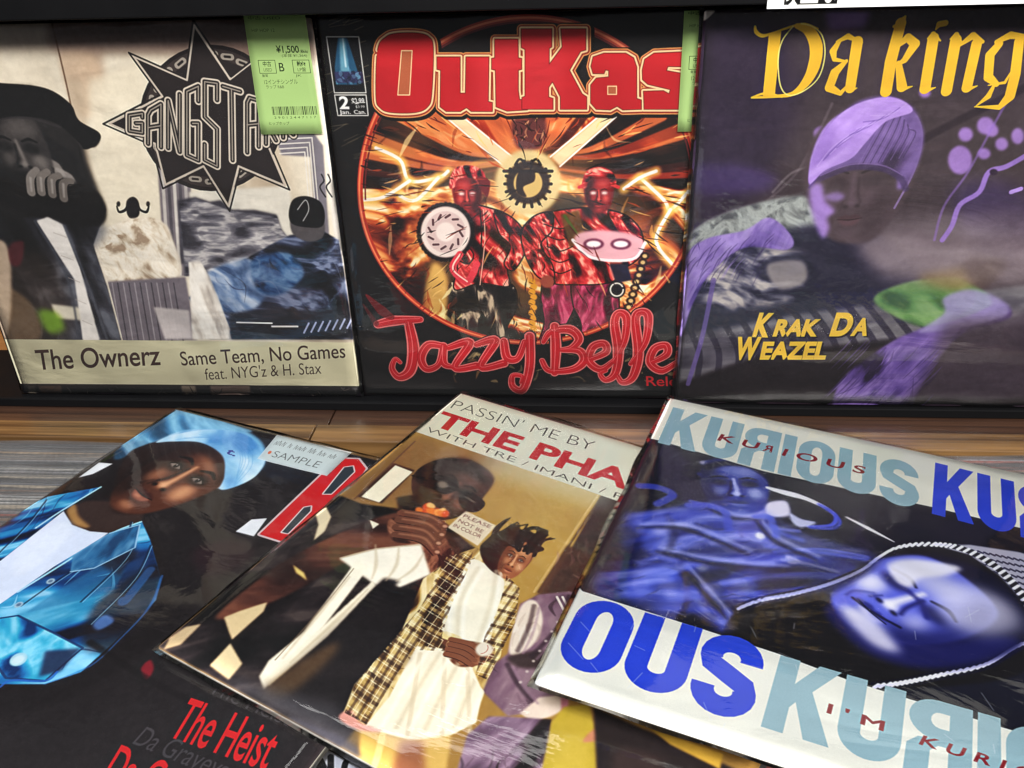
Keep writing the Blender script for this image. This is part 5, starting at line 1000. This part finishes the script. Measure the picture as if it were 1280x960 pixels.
def plastic(name, haze=.01, gloss=1.7, seed=0, wr=.5):
    """clear polythene: one thin glossy skin, seen through, a little scuffed"""
    m = bpy.data.materials.new(name); m.use_nodes = True; nt = m.node_tree; nt.nodes.clear()
    out = N(nt, 'ShaderNodeOutputMaterial'); tr = N(nt, 'ShaderNodeBsdfTransparent'); tr.inputs[0].default_value = (.995, .995, .995, 1)
    gl = N(nt, 'ShaderNodeBsdfGlossy'); gl.inputs['Roughness'].default_value = .045
    df = N(nt, 'ShaderNodeBsdfDiffuse'); df.inputs[0].default_value = (.8, .82, .85, 1)
    fr = N(nt, 'ShaderNodeFresnel'); fr.inputs['IOR'].default_value = 1.48
    mu = N(nt, 'ShaderNodeMath', operation='MULTIPLY', use_clamp=True); mu.inputs[1].default_value = gloss
    tc = N(nt, 'ShaderNodeTexCoord'); mp = N(nt, 'ShaderNodeMapping'); mp.inputs['Location'].default_value = (seed*3.1, seed*1.7, 0); mp.inputs['Scale'].default_value = (1, 2.2, 1)
    mp.inputs['Rotation'].default_value = (0, 0, .35+seed)
    n1 = N(nt, 'ShaderNodeTexNoise'); n1.inputs['Scale'].default_value = 9; n1.inputs['Detail'].default_value = 5; n1.inputs['Distortion'].default_value = .8
    n2 = N(nt, 'ShaderNodeTexNoise'); n2.inputs['Scale'].default_value = 60; n2.inputs['Detail'].default_value = 3
    bp = N(nt, 'ShaderNodeBump'); bp.inputs['Strength'].default_value = wr; bp.inputs['Distance'].default_value = .004
    b2 = N(nt, 'ShaderNodeBump'); b2.inputs['Strength'].default_value = .015; b2.inputs['Distance'].default_value = .001
    L = nt.links.new
    L(tc.outputs['Object'], mp.inputs[0]); L(mp.outputs[0], n1.inputs['Vector']); L(mp.outputs[0], n2.inputs['Vector'])
    L(n1.outputs['Fac'], bp.inputs['Height']); L(n2.outputs['Fac'], b2.inputs['Height']); L(bp.outputs[0], b2.inputs['Normal'])
    L(b2.outputs[0], gl.inputs['Normal']); L(b2.outputs[0], fr.inputs['Normal'])
    L(fr.outputs[0], mu.inputs[0])
    x1 = N(nt, 'ShaderNodeMixShader'); x2 = N(nt, 'ShaderNodeMixShader')
    x1.inputs[0].default_value = haze; L(tr.outputs[0], x1.inputs[1]); L(df.outputs[0], x1.inputs[2])
    L(mu.outputs[0], x2.inputs[0]); L(x1.outputs[0], x2.inputs[1]); L(gl.outputs[0], x2.inputs[2]); L(x2.outputs[0], out.inputs[0])
    return m
def gloss_black(name, rough=.25):
    m, nt, b = nodemat(name); b.inputs['Specular IOR Level'].default_value = .08; b.inputs['Base Color'].default_value = (.0035, .0035, .004, 1)
    no = N(nt, 'ShaderNodeTexNoise'); no.inputs['Scale'].default_value = 30; no.inputs['Detail'].default_value = 6
    mr = N(nt, 'ShaderNodeMapRange'); mr.inputs['To Min'].default_value = rough*.7; mr.inputs['To Max'].default_value = rough*1.5
    tc = N(nt, 'ShaderNodeTexCoord'); nt.links.new(tc.outputs['Object'], no.inputs['Vector'])
    nt.links.new(no.outputs['Fac'], mr.inputs['Value']); nt.links.new(mr.outputs[0], b.inputs['Roughness'])
    return m
def wood(name, dark, light, rough=.28, seed=0.0, gs=1.0):
    m, nt, b = nodemat(name); L = nt.links.new
    tc = N(nt, 'ShaderNodeTexCoord'); oi = N(nt, 'ShaderNodeObjectInfo')
    mp = N(nt, 'ShaderNodeMapping'); mp.inputs['Scale'].default_value = (2.2*gs, 110*gs, 60*gs)
    ad = N(nt, 'ShaderNodeVectorMath', operation='ADD'); sc = N(nt, 'ShaderNodeVectorMath', operation='SCALE'); sc.inputs['Scale'].default_value = 17+seed
    cb = N(nt, 'ShaderNodeCombineXYZ'); L(oi.outputs['Random'], cb.inputs[0]); L(oi.outputs['Random'], cb.inputs[1]); L(cb.outputs[0], sc.inputs[0])
    L(tc.outputs['Object'], ad.inputs[0]); L(sc.outputs[0], ad.inputs[1]); L(ad.outputs[0], mp.inputs[0])
    n1 = N(nt, 'ShaderNodeTexNoise'); n1.inputs['Scale'].default_value = 1.6; n1.inputs['Detail'].default_value = 9; n1.inputs['Roughness'].default_value = .62; n1.inputs['Distortion'].default_value = .35
    L(mp.outputs[0], n1.inputs['Vector'])
    rp = N(nt, 'ShaderNodeValToRGB'); e = rp.color_ramp.elements; e[0].position = .33; e[0].color = (*dark, 1); e[1].position = .68; e[1].color = (*light, 1)
    md = e.new(.5); md.color = (*[(a*.55+c*.45) for a, c in zip(dark, light)], 1)
    L(n1.outputs['Fac'], rp.inputs[0])
    L(rp.outputs[0], b.inputs['Base Color'])
    mr = N(nt, 'ShaderNodeMapRange'); mr.inputs['To Min'].default_value = rough*.7; mr.inputs['To Max'].default_value = rough*1.6
    L(n1.outputs['Fac'], mr.inputs['Value']); L(mr.outputs[0], b.inputs['Roughness'])
    bp = N(nt, 'ShaderNodeBump'); bp.inputs['Strength'].default_value = .35; bp.inputs['Distance'].default_value = .001; L(n1.outputs['Fac'], bp.inputs['Height']); L(bp.outputs[0], b.inputs['Normal'])
    b.inputs['Coat Weight'].default_value = .9; b.inputs['Coat Roughness'].default_value = .22
    return m

# ------------------------------------------------------------------ building helpers
def mesh_obj(name, bm, mats, parent=None):
    me = bpy.data.meshes.new(name); bm.normal_update(); bm.to_mesh(me); bm.free()
    for m in (mats if isinstance(mats, (list, tuple)) else [mats]): me.materials.append(m)
    o = bpy.data.objects.new(name, me); COL.objects.link(o)
    if parent: o.parent = parent
    return o
def box(bm, x0, x1, y0, y1, z0, z1, bevel=0.0, mi=0):
    g = bmesh.ops.create_cube(bm, size=1)['verts']
    for v in g: v.co = Vector(((x0+x1)/2+v.co.x*(x1-x0), (y0+y1)/2+v.co.y*(y1-y0), (z0+z1)/2+v.co.z*(z1-z0)))
    fs = {f for v in g for f in v.link_faces}
    for f in fs: f.material_index = mi
    if bevel:
        es = list({e for f in fs for e in f.edges})
        bmesh.ops.bevel(bm, geom=es, offset=bevel, segments=2, affect='EDGES', profile=.5)
def thing(name, label, cat, matrix=None, group=None):
    o = bpy.data.objects.new(name, None); COL.objects.link(o); o.empty_display_size = .05
    if matrix is not None: o.matrix_world = matrix
    o['label'] = label; o['category'] = cat
    if group: o['group'] = group
    return o
def frame_matrix(fr):
    o, r, dn = fr; r = Vector(r).normalized(); y = Vector(-dn).normalized(); n = r.cross(y).normalized(); y = n.cross(r)
    p = Vector(o)+Vector(dn)*S      # origin at the lower left corner of the face
    return Matrix(((r[0], y[0], n[0], p[0]), (r[1], y[1], n[1], p[1]), (r[2], y[2], n[2], p[2]), (0, 0, 0, 1)))

def jacket_mesh(seed, T=.0028, warp=.0003):
    """card sleeve: rounded-corner outline, slightly bowed, front face printed (material 0), edges card (material 1)"""
    rs = random.Random(seed); G = 28; bm = bmesh.new(); uvl = bm.loops.layers.uv.new('UVMap')
    rc = .0022
    def prof(u, v):
        x, y = u*S, v*S
        # pull the corners in to a small radius
        cx = min(max(x, rc), S-rc); cy = min(max(y, rc), S-rc); dx, dy = x-cx, y-cy; d = math.hypot(dx, dy)
        if abs(dx) > 1e-9 and abs(dy) > 1e-9 and d > rc: dx, dy = dx*rc/d, dy*rc/d
        return cx+dx, cy+dy
    def rows(zf, sgn):
        V = []
        st = [0, .004] + [i/G for i in range(1, G)] + [.996, 1]
        for b in st:
            row = []
            for a in st:
                x, y = prof(a, b); e = min(a, 1-a, b, 1-b)
                z = zf+(warp*mnoise.noise(Vector((x*7+seed, y*7, seed))) if warp else 0)-sgn*.0006*(1 if e == 0 else 0)
                row.append(bm.verts.new((x, y, z)))
            V.append(row)
        return V
    A = rows(0, 1); B = rows(-T, -1); n = len(A)
    def q(vs, mi):
        f = bm.faces.new(vs); f.material_index = mi; f.smooth = True
        for l in f.loops: l[uvl].uv = (l.vert.co.x/S, l.vert.co.y/S)
    for j in range(n-1):
        for i in range(n-1):
            q((A[j][i], A[j][i+1], A[j+1][i+1], A[j+1][i]), 0)
            q((B[j][i], B[j+1][i], B[j+1][i+1], B[j][i+1]), 1)
    for i in range(n-1):
        q((A[0][i+1], A[0][i], B[0][i], B[0][i+1]), 1); q((A[-1][i], A[-1][i+1], B[-1][i+1], B[-1][i]), 1)
        q((A[i][0], A[i+1][0], B[i+1][0], B[i][0]), 1); q((A[i+1][-1], A[i][-1], B[i][-1], B[i+1][-1]), 1)
    return bm
def bag_mesh(seed, over=(.003, .003, .003, .005), T=.0028, amp=.0006, lift=.0011):
    """clear outer bag: two films meeting in welded seams, left/bottom/right/top overhang"""
    G = 46; bm = bmesh.new(); l, b, r, t = over
    def film(side):
        V = []
        for j in range(G+1):
            row = []
            for i in range(G+1):
                x = -l+(S+l+r)*i/G; y = -b+(S+b+t)*j/G
                e = min(x+l, S+r-x, y+b, S+t-y)
                inside = min(1, max(0, e/.0034)); inside = inside*inside*(3-2*inside)
                w = amp*(mnoise.noise(Vector((x*16+seed*5, y*22, seed)))+.6*mnoise.noise(Vector((x*45+y*30, y*9-x*12, seed+3))))
                zt = -T/2+side*(T/2+lift+max(-.0004, w))*inside
                row.append(bm.verts.new((x+.0012*mnoise.noise(Vector((y*30, seed, 1)))*(1-inside), y+.0012*mnoise.noise(Vector((x*30, seed, 2)))*(1-inside), zt+(1-inside)*.0012*mnoise.noise(Vector((x*25, y*25, seed))))))
            V.append(row)
        for j in range(G):
            for i in range(G):
                vs = (V[j][i], V[j][i+1], V[j+1][i+1], V[j+1][i])
                f = bm.faces.new(vs if side > 0 else vs[::-1]); f.smooth = True
    film(1); film(-1)
    bmesh.ops.remove_doubles(bm, verts=bm.verts[:], dist=1e-6)
    return bm

# ------------------------------------------------------------------ materials used in the scene
M_card = paper('cream_card', (.62, .58, .48), .7)
M_dark = paper('dark_card_edge', (.05, .045, .05), .6)
M_white = paper('white_card_edge', (.7, .68, .62), .65)
M_blackshelf = gloss_black('black_lacquer', .5)
M_table = wood('worn_oak', (.026, .010, .003), (.21, .11, .036), .36)
M_table2 = wood('shaded_oak', (.014, .004, .0015), (.055, .019, .005), .5, 4)  # darker copy of the oak: shade of the recessed boards put into colour
M_back = wood('orange_wood', (.20, .075, .018), (.42, .19, .06), .4, 9)

# ------------------------------------------------------------------ setting: table, step, black display shelf
TD = -0.066                                   # back edge of the table, measured from the foot of the shelf
TZ = -0.003
MY = Matrix.Translation((0, BACK['y'], 0))@Matrix.Rotation(R(BACK['yaw']), 4, 'Z')
def setting(name, bm, m, parent=None):
    o = mesh_obj(name, bm, m, parent)
    if not parent: o.matrix_world = MY; o['kind'] = 'structure'
    return o
rim = thing('record_bin', 'wooden record bin with a plank rim, packed with filed sleeves under the lying covers', 'record bin', MY)
RW = .0245
def bp_(name, m, *b, bev=.001):
    bm = bmesh.new(); box(bm, *b, bev); return mesh_obj(name, bm, m, rim)
for a, b in ((-1.2, -.1576), (-.1564, .9), (.9012, 1.3)): bp_('plank', M_table, a, b, TD-RW, TD, -.30, TZ)
bp_('floor', M_table2, -1.2, 1.3, -.62, TD-RW-.0005, -.345, -.33)
bp_('front_board', M_table, -1.2, 1.3, -.64, -.621, -.345, TZ-.004)
# the filed sleeves: thin card edges in clear bags, seen from above
PAL = [(.30, .29, .30), (.55, .53, .50), (.10, .09, .10), (.42, .36, .28), (.68, .66, .64), (.20, .12, .08), (.35, .10, .08), (.12, .15, .24), (.48, .47, .50), (.06, .05, .05), (.34, .24, .15)]
edges = [paper('card_edge', tuple(.62*q for q in c), .55, .3, 220) for c in PAL]
film = plastic('filed_polythene', .05, 1.3, 4, .6)
cards = []; films = []
for k, m in enumerate(edges):
    bm = bmesh.new(); box(bm, 0, S, -.0013, .0013, -.314, 0, .0005); me = bpy.data.meshes.new('filed_card'); bm.to_mesh(me); bm.free(); me.materials.append(m); cards.append(me)
for k in range(5):
    bm = bmesh.new(); n = 60
    for side in (-1, 1):
        V = []
        for i in range(n+1):
            x = -.002+(S+.004)*i/n; w = .0012*mnoise.noise(Vector((x*22, k*3, side))); h = .0035+.0022*mnoise.noise(Vector((x*14, k*5, 2)))
            V.append([bm.verts.new((x, side*.0018, -.03)), bm.verts.new((x, side*.0019, 0)), bm.verts.new((x, side*.0006+w, h*.6)), bm.verts.new((x, side*.0003+w*1.6, h))])
        for i in range(n):
            for j in range(3): f = bm.faces.new((V[i][j], V[i+1][j], V[i+1][j+1], V[i][j+1])); f.smooth = True
    me = bpy.data.meshes.new('filed_film'); bm.to_mesh(me); bm.free(); me.materials.append(film); films.append(me)
rb = random.Random(12)
for x0, cnt, lab_, grp in ((-.545, 84, 'filed record sleeve seen as thin top edge, packed left of the denim cover', 'sleeves filed in the left bin'), (.150, 40, 'filed record sleeve seen as thin top edge, right behind the blue duotone cover', 'sleeves filed in the right bin')):
    d = TD-RW-.0035
    for i in range(cnt):
        t = thing('record_sleeve', lab_, 'record', MY@Matrix.Translation((x0+rb.uniform(-.004, .004), d, TZ-.0062+rb.uniform(-.0016, .0012)))@Matrix.Rotation(R(rb.uniform(-.25, .25)), 4, 'Z'), grp)
        for nm, me in (('jacket', rb.choice(cards)), ('plastic_cover', rb.choice(films))):
            o = bpy.data.objects.new(nm, me); COL.objects.link(o); o.parent = t
        d -= rb.uniform(.0034, .0044)
bm = bmesh.new(); box(bm, -1.3, 1.3, TD-.02, .12, -.06, -.036); fl = setting('lower_board', bm, M_table2)
for a, b in ((-1.3, -.1582), (-.1572, 1.3)):
    bm = bmesh.new(); box(bm, a, b, TD+.002, .1, -.0355, -.0222, .001); setting('board', bm, M_table2, fl)
shelf = thing('display_shelf', 'black lacquered display shelf that the three upright record sleeves stand on', 'shelf', Matrix.Translation((0, BACK['y'], 0))@Matrix.Rotation(R(BACK['yaw']), 4, 'Z'))
def sp(name, m, *b, bev=.001):
    bm = bmesh.new(); box(bm, *b, bev); return mesh_obj(name, bm, m, shelf)
sp('ledge', M_blackshelf, -.75, .85, -.0095, .085, -.0218, -.0145)
sp('front_lip', M_blackshelf, -.75, .85, -.0130, -.0100, -.0221, -.0137)
sp('back_panel', M_back, -.75, .85, .086, .096, -.0218, .34)
sp('top_board', M_blackshelf, -.75, .85, -.040, .096, .3125, .335)
sp('top_rail', M_blackshelf, -.75, .85, -.046, -.0405, .308, .40)

# ------------------------------------------------------------------ record sleeves
def sleeve(key, label, im, edge, seed, cover=True, over=(.0025, .0025, .0025, .005), haze=.004, amp=.0006, gloss=1.0, wr=.18, group=None, T=.0028):
    t = thing('record_sleeve', label, 'record', frame_matrix(FR[key]), group)
    j = mesh_obj('jacket', jacket_mesh(seed, T), [printed(key+'_print', im), edge], t)
    if cover:
        c = mesh_obj('plastic_cover', bag_mesh(seed, over, T, amp), plastic(key+'_polythene', haze, gloss, seed, wr), t)
    return t
G1 = 'record sleeves standing upright on the black shelf'; G2 = 'record sleeves lying on the wooden table'
t_owner = sleeve('owner', 'upright record sleeve with a dark star emblem and cream title band, leftmost', art_owner(), M_dark, 1.3, group=G1, gloss=1.3, wr=.28, haze=.012)
t_comic = sleeve('comic', 'upright black record sleeve with big red slab lettering over two red figures', art_comic(), M_dark, 2.7, group=G1, gloss=1.3, wr=.28, haze=.012)
t_king = sleeve('king', 'upright violet record sleeve with yellow calligraphic title and man in a knitted cap', art_king(), M_dark, 3.9, group=G1, gloss=1.3, wr=.28, haze=.012)
t_heist = sleeve('heist', 'lying record sleeve picturing a man in blue jacket and cap, with red lettering', art_heist(), M_card, 5.1, haze=.005, group=G2)
t_phar = sleeve('phar', 'lying record sleeve with cream header above men in black suit and plaid shirt', art_phar(), M_white, 6.2, haze=.005, group=G2)
t_kuri = sleeve('kuri', 'lying record sleeve with blue duotone picture between white bands of giant blue letters', art_kuri(), M_white, 7.4, haze=.004, group=G2, T=.0018)

def label_on(parent, key, name, quad, im, lift, thick=.0002):
    """a paper label stuck on the film of a sleeve; quad in photo coordinates tl, tr, br, bl"""
    H = plane_map(FR[key]); bm = bmesh.new(); uvl = bm.loops.layers.uv.new('UVMap'); P = []
    for x, y in quad:
        q = H@np.array([x, y, 1]); u, v = q[:2]/q[2]; P.append((u*S, (1-v)*S))
    G = 8; V = [[None]*(G+1) for _ in range(G+1)]
    for j in range(G+1):
        for i in range(G+1):
            a, b = i/G, j/G
            x = (P[0][0]*(1-a)+P[1][0]*a)*(1-b)+(P[3][0]*(1-a)+P[2][0]*a)*b; y = (P[0][1]*(1-a)+P[1][1]*a)*(1-b)+(P[3][1]*(1-a)+P[2][1]*a)*b
            V[j][i] = bm.verts.new((x, y, lift+.0004*mnoise.noise(Vector((x*40, y*40, 5)))))
    for j in range(G):
        for i in range(G):
            f = bm.faces.new((V[j][i], V[j+1][i], V[j+1][i+1], V[j][i+1])); f.smooth = True
            for l, (a, b) in zip(f.loops, ((i, j), (i, j+1), (i+1, j+1), (i+1, j))): l[uvl].uv = (a/G, 1-b/G)
    o = mesh_obj(name, bm, printed(name+'_paper', im, .5), parent)
    md = o.modifiers.new('thickness', 'SOLIDIFY'); md.thickness = thick
    return o
lab = art_sticker()
label_on(t_owner, 'owner', 'price_label', [(306, 19), (382.5, 18.6), (404, 166), (328, 167)], lab, .0027)
label_on(t_comic, 'comic', 'price_label', [(855, 13), (932, 11.5), (922, 162), (846.5, 163.5)], lab, .0027)
label_on(t_heist, 'heist', 'promo_label', [(346.5, 544), (439.5, 566), (408.5, 595.5), (322, 574)], art_promo(), .0005)

# grey sleeve under the pile
FR['under'] = lying_frame(-.146, .3255, -32, .0006, 0, 0)
FR['under'] = (FR['under'][0], FR['under'][1], FR['under'][2])
def art_under2():
    C = Print(plane_map(FR['under']), (205, 205, 216)); C.mottle(.03, 8, 2)
    C.z(340, 880, .15625)
    C.stroke([(380, 620), (380, 440), (470, 620), (470, 420)], 32, (22, 22, 28), 0, 1, False); C.stroke([(700, 440, 1), (640, 425, 1), (590, 470, 1), (580, 560, 1), (640, 620, 1)], 32, (22, 22, 28))
    return C.image('grey_cover_print')
sleeve('under', 'grey record sleeve with black letters peeping out below the two lying sleeves', art_under2(), M_card, 9.3, haze=.004)

# ------------------------------------------------------------------ white sign card on the shelf rail
def sign():
    t = thing('sign_card', 'white card with black Japanese characters on the shelf rail above the violet sleeve', 'sign', Matrix.Translation((0, BACK['y'], 0))@Matrix.Rotation(R(BACK['yaw']), 4, 'Z'))
    bm = bmesh.new(); uvl = bm.loops.layers.uv.new('UVMap')
    x0, x1, z0, z1, y = .176, .52, .3058, .3985, -.0485
    box(bm, x0, x1, y, y+.0012, z0, z1)
    for f in bm.faces:
        for l in f.loops: l[uvl].uv = ((l.vert.co.x-x0)/(x1-x0), (l.vert.co.z-z0)/(z1-z0))
    mesh_obj('card', bm, printed('sign_paper', art_sign(), .5), t)
sign()
for o in list(bpy.data.objects):
    if o.name == 'type': bpy.data.objects.remove(o)
